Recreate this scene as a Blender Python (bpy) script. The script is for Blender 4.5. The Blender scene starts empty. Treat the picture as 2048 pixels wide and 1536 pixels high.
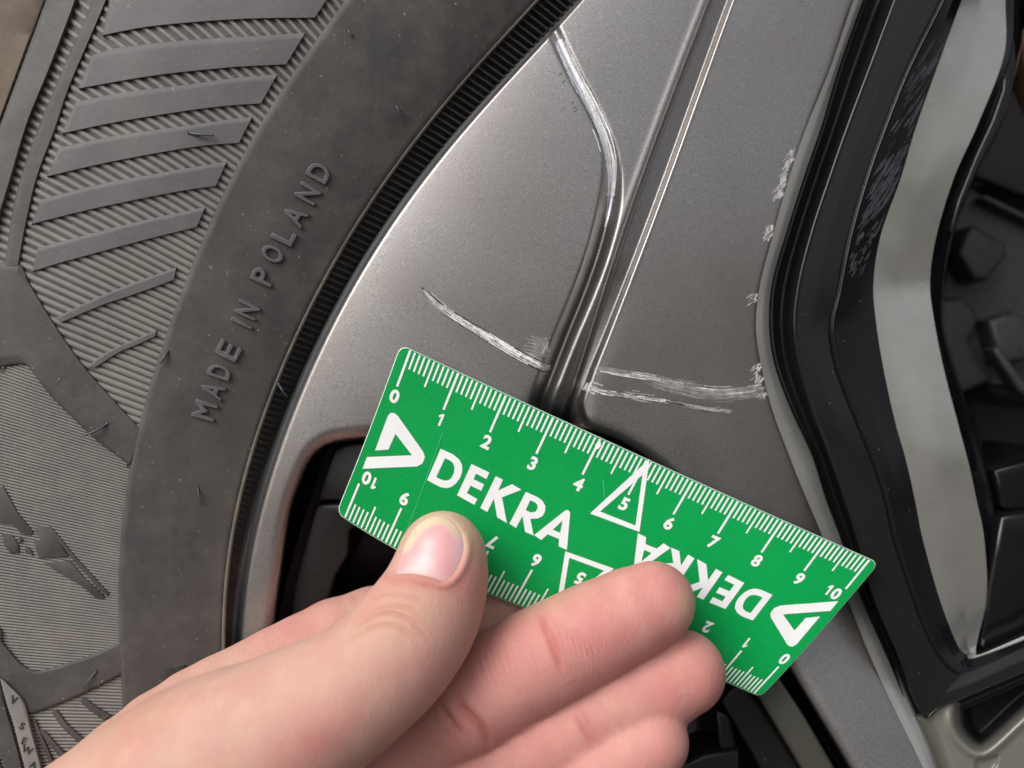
import bpy, bmesh, math, random
import numpy as np
from mathutils import Vector
from mathutils.geometry import tessellate_polygon

random.seed(7); rng = np.random.default_rng(7)
R = math.radians
sc = bpy.context.scene
C = sc.collection

# ------------------------------------------------------------------ camera
D = 180.0            # camera to wheel face plane, mm
H = 0.438            # camera height above the ground, m
cam_d = bpy.data.cameras.new("camera")
cam = bpy.data.objects.new("camera", cam_d); C.objects.link(cam)
cam.location = (0, -D * .001, H); cam.rotation_euler = (R(90), 0, 0)
cam_d.sensor_width = 36; cam_d.lens = 18 * D / 102.4
cam_d.clip_start = .005; cam_d.clip_end = 400
cam_d.dof.use_dof = True; cam_d.dof.focus_distance = .177; cam_d.dof.aperture_fstop = 9
sc.camera = cam

# ------------------------------------------------------------------ sky, sun, exposure
SUN = Vector((-.52, -.60, .60)).normalized()
w = bpy.data.worlds.new("World"); sc.world = w; w.use_nodes = True
nt = w.node_tree; nt.nodes.clear()
sky = nt.nodes.new("ShaderNodeTexSky"); sky.sky_type = 'NISHITA'; sky.sun_disc = False
sky.sun_elevation = math.asin(SUN.z); sky.sun_rotation = math.atan2(SUN.x, SUN.y)
sky.air_density = 1.0; sky.dust_density = 5.0; sky.ozone_density = 1.0
hs = nt.nodes.new("ShaderNodeHueSaturation"); hs.inputs['Saturation'].default_value = .33
bg = nt.nodes.new("ShaderNodeBackground"); bg.inputs['Strength'].default_value = .15
out = nt.nodes.new("ShaderNodeOutputWorld")
nt.links.new(sky.outputs[0], hs.inputs['Color']); nt.links.new(hs.outputs[0], bg.inputs['Color'])
nt.links.new(bg.outputs[0], out.inputs['Surface'])
ld = bpy.data.lights.new("sun", 'SUN'); ld.energy = 1.3; ld.angle = R(38); ld.color = (1, .98, .96)
lo = bpy.data.objects.new("sun", ld); C.objects.link(lo)
lo.rotation_euler = SUN.to_track_quat('Z', 'Y').to_euler()
sc.view_settings.view_transform = 'Standard'; sc.view_settings.look = 'None'
sc.view_settings.gamma = 1; sc.view_settings.exposure = 0.12
sc.render.engine = 'CYCLES'
try:
    sc.cycles.use_denoising = True; sc.cycles.max_bounces = 8
except Exception: pass

# ------------------------------------------------------------------ helpers
def W(x, y, z):
    """local mm (x right, y up, z out of the wheel face) to world metres"""
    return np.stack([np.asarray(x, float) * .001, -np.asarray(z, float) * .001, np.asarray(y, float) * .001 + H], -1)
def L(px, py, z):
    """where a measured point lies, in local mm, when it stands z mm in front of the wheel face"""
    px, py, z = np.broadcast_arrays(np.asarray(px, float), np.asarray(py, float), np.asarray(z, float))
    k = (D - z) / D * .1
    return (px - 1024) * k, (768 - py) * k, z
def P(px, py, z):
    x, y, z = L(px, py, z)
    return W(x, y, z)
def lin(c):
    c = np.asarray(c, float) / 255
    return tuple(np.where(c <= .04045, c / 12.92, ((c + .055) / 1.055) ** 2.4))
def sstep(a, b, x):
    t = np.clip((np.asarray(x, float) - a) / (b - a), 0, 1); return t * t * (3 - 2 * t)

def curve(pts, axis=1):
    """smooth x(y) through measured points"""
    p = np.array(sorted(pts, key=lambda q: q[axis]), float)
    t, v = p[:, axis], p[:, 1 - axis]
    m = np.gradient(v, t)
    def f(q):
        q = np.asarray(q, float)
        i = np.clip(np.searchsorted(t, q) - 1, 0, len(t) - 2)
        h = t[i + 1] - t[i]; s = (q - t[i]) / h
        lo_, hi_ = s < 0, s > 1
        s2 = np.clip(s, 0, 1)
        r = ((1 + 2 * s2) * (1 - s2) ** 2 * v[i] + s2 * (1 - s2) ** 2 * h * m[i] + s2 ** 2 * (3 - 2 * s2) * v[i + 1] + s2 ** 2 * (s2 - 1) * h * m[i + 1])
        r = np.where(lo_, v[0] + (q - t[0]) * m[0], r); r = np.where(hi_, v[-1] + (q - t[-1]) * m[-1], r)
        return r
    return f
def polyc(pts, deg=6):
    p = np.array(pts, float); t = (p[:, 1] - 770) / 830; c = np.polyfit(t, p[:, 0], deg)
    return lambda q: np.polyval(c, (np.asarray(q, float) - 770) / 830)
def resample(pts, n, smooth=True):
    p = np.array(pts, float)
    if smooth and len(p) > 2:
        q = []
        for i in range(len(p) - 1):
            p0 = p[max(i - 1, 0)]; p1 = p[i]; p2 = p[i + 1]; p3 = p[min(i + 2, len(p) - 1)]
            for s in np.linspace(0, 1, 9)[:-1]:
                q.append(.5 * ((2 * p1) + (-p0 + p2) * s + (2 * p0 - 5 * p1 + 4 * p2 - p3) * s * s + (-p0 + 3 * p1 - 3 * p2 + p3) * s ** 3))
        q.append(p[-1]); p = np.array(q)
    d = np.r_[0, np.cumsum(np.hypot(*(p[1:, :2] - p[:-1, :2]).T))]
    t = np.linspace(0, d[-1], n)
    return np.stack([np.interp(t, d, p[:, k]) for k in range(p.shape[1])], -1)
def polydist(px, py, pts, closed=True):
    """distance to a polyline, plus inside flag when closed"""
    p = np.array(pts, float); n = len(p)
    best = np.full(np.shape(px), 1e9); ins = np.zeros(np.shape(px), bool)
    for i in range(n if closed else n - 1):
        a, b = p[i], p[(i + 1) % n]; d = b - a
        t = np.clip(((px - a[0]) * d[0] + (py - a[1]) * d[1]) / (d @ d + 1e-9), 0, 1)
        best = np.minimum(best, np.hypot(px - a[0] - t * d[0], py - a[1] - t * d[1]))
        if closed:
            c = ((a[1] > py) != (b[1] > py)) & (px < (b[0] - a[0]) * (py - a[1]) / (b[1] - a[1] + 1e-12) + a[0])
            ins ^= c
    return (best, ins) if closed else best

def link(name, me, mat, parent=None, kind=None, smooth=True):
    o = bpy.data.objects.new(name, me); C.objects.link(o)
    if mat is not None: me.materials.append(mat)
    if smooth and len(me.polygons): me.polygons.foreach_set('use_smooth', [True] * len(me.polygons))
    if parent is not None: o.parent = parent
    if kind: o['kind'] = kind
    me.update()
    return o
def mesh_obj(name, verts, faces, mat, parent=None, kind=None, smooth=True):
    me = bpy.data.meshes.new(name)
    verts = np.asarray(verts, np.float32).reshape(-1, 3); faces = np.asarray(faces)
    if faces.dtype != object and faces.ndim == 2:
        k = faces.shape[1]; n = len(faces)
        me.vertices.add(len(verts)); me.vertices.foreach_set('co', verts.ravel())
        me.loops.add(n * k); me.loops.foreach_set('vertex_index', faces.astype(np.int32).ravel())
        me.polygons.add(n); me.polygons.foreach_set('loop_start', np.arange(n, dtype=np.int32) * k)
        me.update(calc_edges=True); me.validate()
    else:
        me.from_pydata([tuple(v) for v in verts.tolist()], [], [tuple(f) for f in faces]); me.validate()
    return link(name, me, mat, parent, kind, smooth)
def gridfaces(nr, nc, off=0):
    i = np.arange(nr - 1)[:, None] * nc + np.arange(nc - 1)[None] + off
    return np.stack([i, i + nc, i + nc + 1, i + 1], -1).reshape(-1, 4)
def grid_obj(name, px, py, z, mat, parent=None, kind=None):
    nr, nc = px.shape
    return mesh_obj(name, P(px, py, z).reshape(-1, 3), gridfaces(nr, nc), mat, parent, kind)
def attr(o, name, rgb):
    a = o.data.color_attributes.new(name, 'FLOAT_COLOR', 'POINT')
    c = np.ones((len(o.data.vertices), 4), np.float32); c[:, :3] = np.asarray(rgb).reshape(-1, 3 if np.ndim(rgb) > 1 else 1)
    a.data.foreach_set('color', c.ravel())
def empty(name, loc=(0, 0, 0)):
    o = bpy.data.objects.new(name, None); C.objects.link(o); o.location = loc; o.empty_display_size = .02
    return o
def tag(o, label=None, cat=None, kind=None, group=None):
    for k, v in (('label', label), ('category', cat), ('kind', kind), ('group', group)):
        if v: o[k] = v
    return o

# ------------------------------------------------------------------ materials
class Mat:
    def __init__(s, name):
        s.m = bpy.data.materials.new(name); s.m.use_nodes = True; s.t = s.m.node_tree
        s.b = s.t.nodes['Principled BSDF']; s.co = s.n('ShaderNodeTexCoord').outputs['Object']
        s.bump_in = None
    def n(s, ty, **kw):
        x = s.t.nodes.new(ty)
        for k, v in kw.items(): setattr(x, k, v)
        return x
    def set(s, **kw):
        for k, v in kw.items():
            k = k.replace('_', ' ')
            i = s.b.inputs[k]; i.default_value = (*v, 1) if isinstance(v, (tuple, list)) and len(v) == 3 and i.type == 'RGBA' else v
        return s
    def noise(s, scale, detail=2, rough=.5, stretch=None, dist=0):
        x = s.n('ShaderNodeTexNoise'); x.inputs['Scale'].default_value = scale
        x.inputs['Detail'].default_value = detail; x.inputs['Roughness'].default_value = rough; x.inputs['Distortion'].default_value = dist
        if stretch:
            mp = s.n('ShaderNodeMapping'); mp.inputs['Scale'].default_value = stretch[:3]
            if len(stretch) > 3: mp.inputs['Rotation'].default_value = (0, stretch[3], 0)
            s.t.links.new(s.co, mp.inputs[0]); s.t.links.new(mp.outputs[0], x.inputs['Vector'])
        else: s.t.links.new(s.co, x.inputs['Vector'])
        return x.outputs['Fac']
    def ramp(s, fac, stops):
        x = s.n('ShaderNodeValToRGB'); e = x.color_ramp.elements
        while len(e) < len(stops): e.new(.5)
        for q, (p, c) in zip(e, stops): q.position = p; q.color = (*c, 1) if not isinstance(c, (int, float)) else (c, c, c, 1)
        s.t.links.new(fac, x.inputs[0]); return x.outputs[0]
    def mix(s, a, b, f, mode='MIX'):
        x = s.n('ShaderNodeMix', data_type='RGBA', blend_type=mode)
        for i, v in ((6, a), (7, b), (0, f)):
            if isinstance(v, (int, float)): x.inputs[i].default_value = v
            elif isinstance(v, tuple): x.inputs[i].default_value = (*v, 1)
            else: s.t.links.new(v, x.inputs[i])
        return x.outputs[2]
    def col(s, src): s.t.links.new(src, s.b.inputs['Base Color']); return s
    def rough(s, src): s.t.links.new(src, s.b.inputs['Roughness']); return s
    def bump(s, src, dist, strength=1):
        x = s.n('ShaderNodeBump'); x.inputs['Distance'].default_value = dist; x.inputs['Strength'].default_value = strength
        s.t.links.new(src, x.inputs['Height'])
        if s.bump_in: s.t.links.new(s.bump_in, x.inputs['Normal'])
        s.bump_in = x.outputs[0]; s.t.links.new(s.bump_in, s.b.inputs['Normal']); return s
    def at(s, name):
        x = s.n('ShaderNodeVertexColor', layer_name=name); return x.outputs[0]

def rubber(name, c1, c2, dust, dustamt, rough=.62):
    m = Mat(name); m.set(Roughness=rough)
    m.b.inputs['Specular IOR Level'].default_value = .42
    base = m.mix(c1, c2, m.noise(55, 4, .6))
    base = m.mix(base, dust, m.ramp(m.noise(130, 5, .7), [(.42, 0.), (.75, dustamt)]))
    streak = m.ramp(m.noise(60, 3, .6, (1, 1, .12, R(33))), [(.45, 0.), (.7, dustamt * .6)])
    base = m.mix(base, dust, streak)
    spk = m.ramp(m.noise(1500, 1, .5), [(.74, 0.), (.80, .75)])
    base = m.mix(base, lin((150, 145, 125)), spk)
    m.col(base)
    m.bump(m.noise(900, 3, .6), .00006).bump(m.noise(140, 3, .6), .00015)
    return m.m
M = {}
M['rubber'] = rubber('tyre_rubber', lin((52, 50, 52)), lin((68, 65, 65)), lin((92, 88, 82)), .6)
M['bar'] = rubber('tyre_bar_rubber', lin((78, 76, 80)), lin((92, 89, 92)), lin((104, 100, 96)), .45)
M['rib'] = rubber('tyre_rib_rubber', lin((104, 102, 100)), lin((124, 121, 117)), lin((140, 135, 124)), .45)
M['dirt'] = rubber('tyre_dirty_rubber', lin((84, 74, 66)), lin((66, 60, 56)), lin((110, 98, 84)), .8, .85)
M['bead'] = rubber('tyre_bead_rubber', lin((40, 38, 38)), lin((50, 48, 46)), lin((74, 70, 64)), .4)
M['beadline'] = rubber('tyre_bead_line_rubber', lin((66, 62, 58)), lin((84, 79, 72)), lin((112, 106, 92)), .7)

def paint_face():
    m = Mat('satin_grey_wheel_paint')
    m.set(Metallic=.93, Roughness=.36)
    m.b.inputs['Coat Weight'].default_value = 0.
    g = m.noise(3600, 1, .5)
    base = m.mix(lin((136, 133, 132)), lin((164, 161, 160)), m.ramp(g, [(.3, 0.), (.7, 1.)]))
    warm = m.mix(base, lin((140, 130, 127)), m.ramp(m.noise(28, 2, .5), [(.4, 0.), (.7, .4)]))
    blk = m.at('gloss')  # black pocket paint, and groove shade painted into the same mask
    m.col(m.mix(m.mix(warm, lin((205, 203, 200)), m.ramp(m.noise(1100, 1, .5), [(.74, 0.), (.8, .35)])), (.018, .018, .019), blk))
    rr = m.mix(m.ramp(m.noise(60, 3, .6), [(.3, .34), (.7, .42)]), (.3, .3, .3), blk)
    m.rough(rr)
    m.bump(m.noise(3600, 1, .5), .00001, .6)
    return m.m
M['face'] = paint_face()
def gloss(name, c=(.008, .008, .010), rough=.07, spec=.5):
    m = Mat(name); m.set(Base_Color=c, Roughness=rough)
    m.b.inputs['Specular IOR Level'].default_value = spec
    sp = m.ramp(m.noise(1300, 1, .5), [(.76, 0.), (.82, .5)])
    m.col(m.mix(c, lin((120, 120, 115)), sp))
    m.rough(m.ramp(m.noise(90, 4, .6), [(.35, rough), (.75, rough + .1)]))
    m.bump(m.noise(60, 2, .5), .00003)
    return m.m
M['black'] = gloss('gloss_black_paint', (.005, .005, .006), .07, .32)
M['blackin'] = gloss('black_inner_paint', (.012, .011, .011), .3, .3)
M['band'] = gloss('gloss_black_frame_paint', (.010, .009, .009), .06, .42)
def silver(name, c, rough, metal=.9, nz=0., att=False):
    m = Mat(name); m.set(Metallic=metal, Roughness=rough)
    cc_ = m.mix(c, tuple(x * .82 for x in c), m.ramp(m.noise(45, 4, .65), [(.35, 0.), (.7, 1.)]))
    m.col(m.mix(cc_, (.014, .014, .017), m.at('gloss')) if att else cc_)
    dots = m.ramp(m.noise(420, 1, .5), [(.70, 0.), (.76, .5)])
    m.rough(m.ramp(m.noise(80, 3, .6), [(.3, rough), (.7, rough + .12)]))
    m.bump(dots, .00004, .6).bump(m.noise(18, 2, .5), .0006, .5)
    return m.m
M['flank'] = silver('pale_gloss_flank_paint', lin((188, 186, 180)), .15, .75)
M['bevel'] = silver('satin_grey_bevel_paint', lin((160, 160, 158)), .40, .5)
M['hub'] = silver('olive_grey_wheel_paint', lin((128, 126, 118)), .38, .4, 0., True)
M['step'] = silver('dark_olive_step_paint', lin((84, 83, 76)), .34, .4)
M['whub'] = M['hub']
M['line'] = silver('pale_edge_highlight_metal', lin((150, 145, 138)), .3, .8)
def scratchm(name, c, metal):
    m = Mat(name); m.set(Metallic=metal, Roughness=.42)
    m.col(m.mix(c, tuple(x * .55 for x in c), m.ramp(m.noise(700, 4, .7, (1, 1, 1)), [(.4, 0.), (.7, 1.)])))
    m.bump(m.noise(1800, 3, .7), .0001)
    return m.m
M['scr'] = scratchm('bare_scratched_aluminium', lin((196, 194, 194)), .35)
M['scrh'] = scratchm('bare_aluminium_highlight', lin((252, 250, 248)), .1)
M['scrm'] = silver('polished_scuffed_aluminium', lin((232, 234, 242)), .3, .75)
M['scr2'] = scratchm('faint_scuffed_paint', lin((170, 168, 168)), .3)
M['scr3'] = scratchm('dark_scuff_edge', lin((70, 66, 66)), .2)
M['scrb'] = scratchm('grey_scuff_on_black', lin((86, 86, 94)), .2)
def plain(name, c, rough=.5, metal=0., spec=.5, bump=None):
    m = Mat(name); m.set(Base_Color=c, Roughness=rough, Metallic=metal); m.b.inputs['Specular IOR Level'].default_value = spec
    m.col(m.mix(c, tuple(x * .8 for x in c), m.noise(120, 3, .6)))
    if bump: m.bump(m.noise(bump[0], 3, .6), bump[1])
    return m.m
M['print'] = plain('white_print', lin((240, 240, 240)), .35)
M['brake'] = plain('dark_brake_casting', (.04, .041, .043), .5, .3, .5, (400, .0003))
M['barrel'] = plain('black_wheel_barrel', (.006, .006, .006), .5)
M['disc'] = plain('brake_disc_steel', (.03, .027, .025), .5, .6)
M['whisker'] = plain('rubber_whisker', lin((58, 60, 72)), .4)
def cardm():
    m = Mat('green_plastic_card'); m.set(Roughness=.36); m.b.inputs['Specular IOR Level'].default_value = .2
    g = m.noise(3300, 1, .5)
    c = m.mix(lin((0, 138, 65)), lin((2, 154, 76)), m.ramp(g, [(.28, 0.), (.78, 1.)]))
    c = m.mix(c, lin((4, 168, 86)), m.ramp(m.noise(30, 2), [(.45, 0.), (.7, .25)]))
    m.rough(m.ramp(m.noise(70, 4, .6), [(.3, .3), (.7, .48)]))
    m.col(c); m.b.inputs['Coat Weight'].default_value = .0
    m.bump(g, .000006, .5)
    return m.m
M['card'] = cardm()
M['cardedge'] = plain('pale_card_edge', lin((215, 225, 220)), .4)
def skinm():
    m = Mat('bare_skin')
    base = m.at('tone')
    c = m.mix(base, lin((186, 108, 104)), m.ramp(m.noise(85, 5, .65), [(.42, 0.), (.75, .36)]))
    c = m.mix(c, lin((214, 180, 158)), m.ramp(m.noise(120, 4, .6, (1.3, 1, 1)), [(.5, 0.), (.85, .35)]))
    m.col(c); m.set(Roughness=.58)
    m.b.inputs['Specular IOR Level'].default_value = .28
    m.b.inputs['Subsurface Weight'].default_value = .3
    m.b.inputs['Subsurface Radius'].default_value = (1, .35, .2)
    m.b.inputs['Subsurface Scale'].default_value = .0022
    m.bump(m.noise(900, 2, .5, (2.4, 1, .7, R(25))), .00012, .8).bump(m.noise(2400, 2, .6), .00007, .8).bump(m.noise(120, 3, .6), .0003, .4)
    vo = m.n('ShaderNodeTexVoronoi', feature='DISTANCE_TO_EDGE'); vo.inputs['Scale'].default_value = 1050; m.t.links.new(m.co, vo.inputs['Vector'])
    m.bump(m.ramp(vo.outputs['Distance'], [(0., 0.), (.14, 1.)]), .00003, .5)
    return m.m
M['skin'] = skinm()
def nailm():
    m = Mat('thumb_nail'); m.col(m.at('tone')); m.set(Roughness=.42)
    m.b.inputs['Subsurface Weight'].default_value = .25; m.b.inputs['Subsurface Scale'].default_value = .0015
    m.b.inputs['Coat Weight'].default_value = .25; m.b.inputs['Coat Roughness'].default_value = .25
    m.bump(m.noise(500, 2, .5, (3, 1, .3, R(-15))), .00005, .6)
    return m.m
M['nail'] = nailm()
def groundm():
    m = Mat('dark_asphalt'); m.set(Roughness=.85)
    m.col(m.mix(lin((92, 90, 84)), lin((74, 72, 66)), m.noise(3, 6, .6))); return m.m  # out-of-view asphalt, toned dark so the wheel reflects less from below

# ------------------------------------------------------------------ ground
me = bpy.data.meshes.new('ground'); me.from_pydata([(-80, -80, 0), (80, -80, 0), (80, 80, 0), (-80, 80, 0)], [], [(0, 1, 2, 3)])
g = link('ground', me, groundm(), None, 'structure'); g['label'] = 'dark asphalt under the car wheel'

# ================================================================== WHEEL
wheel = tag(empty('car_wheel', W(183.6, -98, -60)), 'car wheel with dusty black tyre and scratched satin grey alloy rim', 'wheel')
OFF = -Vector(wheel.location)
def under(o, parent):
    """parent keeping world coordinates baked into the mesh"""
    o.parent = parent
    o.matrix_parent_inverse = parent.matrix_world.inverted() if parent is not wheel else bpy_inv
    return o
bpy.context.view_layer.update()
bpy_inv = wheel.matrix_world.inverted()
def wpart(o):
    o.parent = wheel; o.matrix_parent_inverse = bpy_inv; return o

# measured edges
cL = polyc([(1205, -60), (1164, 0), (1095, 65), (942, 239), (771, 461), (737, 513), (700, 574), (634, 700), (600, 780), (560, 886), (519, 1020), (492, 1113), (480, 1290), (472, 1420), (472, 1600)])
cBead = polyc([(1130, -60), (1075, 0), (976, 109), (921, 171), (812, 301), (720, 441), (675, 522), (642, 568), (601, 647), (564, 739), (533, 818), (513, 876), (474, 1020), (454, 1148), (447, 1305), (445, 1600)])
cBand = polyc([(730, -60), (683, 17), (632, 75), (478, 328), (396, 500), (359, 592), (328, 684), (301, 766), (280, 855), (256, 927), (250, 1020), (239, 1113), (237, 1284), (245, 1400), (262, 1600)], 7)
BLp = [(1735, -60), (1707, 0), (1660, 137), (1613, 254), (1580, 350), (1546, 470), (1520, 570), (1512, 656), (1523, 734), (1545, 820), (1580, 915), (1610, 990), (1641, 1063), (1699, 1209), (1731, 1290), (1777, 1393), (1836, 1514), (1875, 1600)]
BRp = [(1755, -60), (1729, 0), (1680, 137), (1645, 254), (1612, 350), (1575, 466), (1547, 566), (1541, 650), (1552, 730), (1585, 820), (1627, 912), (1655, 1000), (1685, 1080), (1722, 1190), (1775, 1310), (1812, 1390), (1858, 1500), (1890, 1600)]
cBL = curve(BLp); cBR = curve(BRp)
pocket = [(515, 1640), (522, 1400), (528, 1267), (547, 1113), (564, 1011), (583, 955), (602, 912), (630, 880), (668, 864), (725, 857), (800, 855), (900, 852), (1000, 845), (1060, 838), (1120, 834), (1172, 838), (1205, 848), (1240, 860), (1290, 888), (1330, 920), (1348, 940), (1400, 1000), (1450, 1080), (1500, 1170), (1560, 1270), (1598, 1330), (1680, 1463), (1725, 1540), (1785, 1640)]
pocket = resample(pocket, 90)[:, :2]
gA = resample([(1098, 40), (1112, 70), (1150, 150), (1190, 225), (1215, 285), (1224, 340), (1219, 410), (1197, 500), (1167, 585), (1132, 670), (1103, 745), (1083, 800), (1070, 860)], 60)
cB_L = curve([(1441, -60), (1418, 0), (1364, 140), (1302, 305), (1254, 440), (1218, 550), (1174, 690), (1135, 810), (1120, 860)])
cB_R = curve([(1486, -60), (1463, 0), (1402, 168), (1346, 324), (1297, 457), (1256, 565), (1216, 668), (1180, 760), (1164, 812), (1174, 842), (1200, 880)])
# --- face of the rim and spoke
def face_z(px, py, full=False):
    dL = (px - cL(py)) * .85; dR = (cBL(py) - px) * .95
    z = -1.5 * np.exp(-np.maximum(dL, 0) / 110) - .0042 * dL
    yy = (np.asarray(py, float) - 330) / 700; z = z - 5.5 * (np.sqrt(1 + yy * yy) - 1)
    xx = np.maximum(np.asarray(px, float) - 760, 0) / 500; z = z - 6.5 * (np.sqrt(1 + xx * xx) - 1)
    z = z - 1.6 * np.clip(1 - dL / 9, 0, 1) ** 2 - .1 * np.clip(1 - dR / 7, 0, 1) ** 2 + .034 * np.maximum(np.asarray(py, float) - 1170, 0) * sstep(1200, 1400, px)
    # curved groove
    da = polydist(px, py, gA, False)
    gwid = 17 + 10 * sstep(260, 420, py); p = np.clip(1 - da / gwid, 0, 1); z = z - (1.3 + 1.9 * sstep(260, 420, py)) * p * p * (3 - 2 * p)
    z = z - .25 * np.exp(-np.abs(da - 26) / 6) * 0
    # straight groove
    a, b = cB_L(py), cB_R(py)
    mid = (a + b) / 2; hw = (b - a) / 2 * .93; db = np.abs(px - mid) * .93
    fade = 1 - sstep(842, 866, py)
    z = z - 1.9 * (1 - sstep(-9, 5, db - hw)) * fade + (np.where(px < mid, .2 * (1 - sstep(430, 620, py)), .08) * np.exp(-((db - hw - np.where(px < mid, 9, 4)) / np.where(px < mid, 7., 3.5)) ** 2)) * fade
    # the panels between the grooves are slightly domed
    z = z + .35 * np.exp(-((px - (mid - 60)) / 60) ** 2) * sstep(200, 500, py) * 0
    d, ins = polydist(px, py, pocket)
    dp = np.where(ins, d, -d)
    t = np.clip((dp + 10) / 34, 0, 1)
    z = z - 3.6 * (1 - np.sqrt(1 - (t * .985) ** 2)) - 20 * sstep(20, 34, dp)
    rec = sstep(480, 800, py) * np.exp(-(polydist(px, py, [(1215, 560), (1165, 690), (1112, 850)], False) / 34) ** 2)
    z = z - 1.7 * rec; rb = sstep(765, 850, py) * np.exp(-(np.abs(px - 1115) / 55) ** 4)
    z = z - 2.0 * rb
    gv = np.maximum(np.maximum(.45 * rec, .9 * rb), np.maximum(.42 * (1 - sstep(-9, -1, db - hw)) * fade, .45 * (1 - sstep(4, 24, da)) * sstep(300, 480, py)))  # shade of the grooves and recess, painted in as darker colour
    return (z, dp, gv) if full else z
ys = np.arange(-60, 1600.1, 2.6)
us = np.r_[np.linspace(0, .03, 9)[:-1], np.linspace(.03, .985, 340)[:-1], np.linspace(.985, 1, 6)]
X0, X1 = cL(ys)[:, None], cBL(ys)[:, None]
PX = X0 + (X1 - X0) * us[None]; PY = np.repeat(ys[:, None], len(us), 1)
FZ, DP, groove_shade = face_z(PX, PY, True)
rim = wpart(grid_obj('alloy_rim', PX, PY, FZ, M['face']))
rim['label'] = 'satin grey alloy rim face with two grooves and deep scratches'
attr(rim, 'gloss', np.maximum(sstep(14, 24, DP), groove_shade).reshape(-1, 1) * np.ones((1, 3)))
def sub(o, parent=None):
    p = parent or rim
    o.parent = p; bpy.context.view_layer.update(); o.matrix_parent_inverse = p.matrix_world.inverted(); return o

def loft(name, curves, mat, parent=None, n=160, across=4, axis_stations=False):
    """curves: list of point lists (px,py,z) with the same number of stations; smooth along, straight across"""
    cs = []
    for c in curves:
        p = np.array(c, float); q = []
        for i in range(len(p) - 1):
            p0 = p[max(i - 1, 0)]; p1 = p[i]; p2 = p[i + 1]; p3 = p[min(i + 2, len(p) - 1)]
            for s in np.linspace(0, 1, n // (len(p) - 1) + 1)[:-1]:
                q.append(.5 * ((2 * p1) + (-p0 + p2) * s + (2 * p0 - 5 * p1 + 4 * p2 - p3) * s * s + (-p0 + 3 * p1 - 3 * p2 + p3) * s ** 3))
        q.append(p[-1]); cs.append(np.array(q))
    rows = []
    for a, b in zip(cs[:-1], cs[1:]):
        for s in np.linspace(0, 1, across + 1)[:-1]: rows.append(a + (b - a) * s)
    rows.append(cs[-1]); G = np.stack(rows, 1)
    o = grid_obj(name, G[..., 0], G[..., 1], G[..., 2], mat, None)
    if parent is not None: sub(o, parent)
    return o
def withz(pts, z):
    z = np.broadcast_to(z, (len(pts),)); return [(p[0], p[1], float(q)) for p, q in zip(pts, z)]
def off(pts, dx, dy=0): return [(p[0] + dx, p[1] + dy) for p in pts]

# outer lip rolling back behind the tyre bead
yl = np.linspace(-60, 1600, 40)
def crow(c, dx, z): return [(float(c(y)) + dx, y, z) for y in yl]
zl = [(float(cL(y)), y, float(face_z(cL(y), y))) for y in yl]
M['lip'] = silver('dark_lip_paint', lin((112, 116, 118)), .4, .5)
lip = loft('rim_lip', [crow(cL, -17, -24), crow(cL, -15, -11), crow(cL, -11, -7.0), [(a - 5, b, z - 1.3) for a, b, z in zl], zl], M['lip'], rim, 200, 4)

# bevel between the spoke face and the black frame
zb = [float(face_z(x, y)) for x, y in BLp]
BRs = BRp
bev = loft('spoke_bevel', [withz(BLp, zb), [(a[0] * .5 + b[0] * .5, a[1] * .5 + b[1] * .5, z - .35) for a, b, z in zip(BLp, BRs, zb)],
                           [(a[0] - 1, a[1], z - 1.2) for a, z in zip(BRs, zb)], [(a[0] + 4, a[1], z - 2.8) for a, z in zip(BRs, zb)], [(a[0] + 6, a[1], z - 16) for a, z in zip(BRs, zb)]], M['bevel'], rim, 260, 4)

# black frame, its two raised edges, the pale flank and the window edge
S_BR = [(1755, -60), (1729, 0), (1680, 137), (1645, 254), (1612, 350), (1575, 466), (1547, 566), (1541, 650), (1552, 730), (1585, 820), (1627, 912), (1655, 1000), (1685, 1080), (1722, 1190), (1775, 1310), (1838, 1445), (1888, 1434), (2048, 1365), (2130, 1328)]
S_L1 = [(1812, -60), (1789, 0), (1738, 137), (1694, 254), (1660, 351), (1624, 460), (1597, 566), (1588, 655), (1601, 742), (1628, 830), (1660, 915), (1690, 1000), (1716, 1080), (1746, 1190), (1795, 1305), (1846, 1426), (1886, 1412), (2048, 1343), (2130, 1306)]
S_I1 = [(1905, -60), (1875, 8), (1811, 137), (1764, 254), (1728, 355), (1695, 470), (1673, 580), (1658, 656), (1672, 742), (1706, 832), (1742, 920), (1768, 1000), (1788, 1085), (1826, 1200), (1863, 1290), (1898, 1338), (1937, 1346), (2048, 1296), (2130, 1262)]
S_FL = [(1945, -60), (1916, 20), (1876, 130), (1832, 254), (1802, 355), (1762, 469), (1747, 566), (1753, 650), (1768, 742), (1790, 842), (1812, 920), (1830, 1000), (1846, 1080), (1880, 1200), (1914, 1288), (1932, 1308), (1950, 1316), (2048, 1280), (2130, 1246)]
S_FR = [(2018, -60), (2011, 0), (2008, 110), (1955, 250), (1908, 355), (1872, 475), (1860, 566), (1869, 645), (1888, 740), (1914, 840), (1938, 930), (1953, 1000), (1968, 1075), (1974, 1190), (1956, 1275), (1952, 1303), (1962, 1308), (2048, 1272), (2130, 1238)]
S_OE = [(2050, -60), (2046, 0), (2040, 110), (1998, 254), (1945, 360), (1904, 475), (1889, 566), (1887, 650), (1911, 745), (1948, 840), (1975, 930), (1992, 1000), (1996, 1060), (1980, 1180), (1962, 1275), (1958, 1300), (1966, 1303), (2048, 1266), (2130, 1232)]
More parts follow.
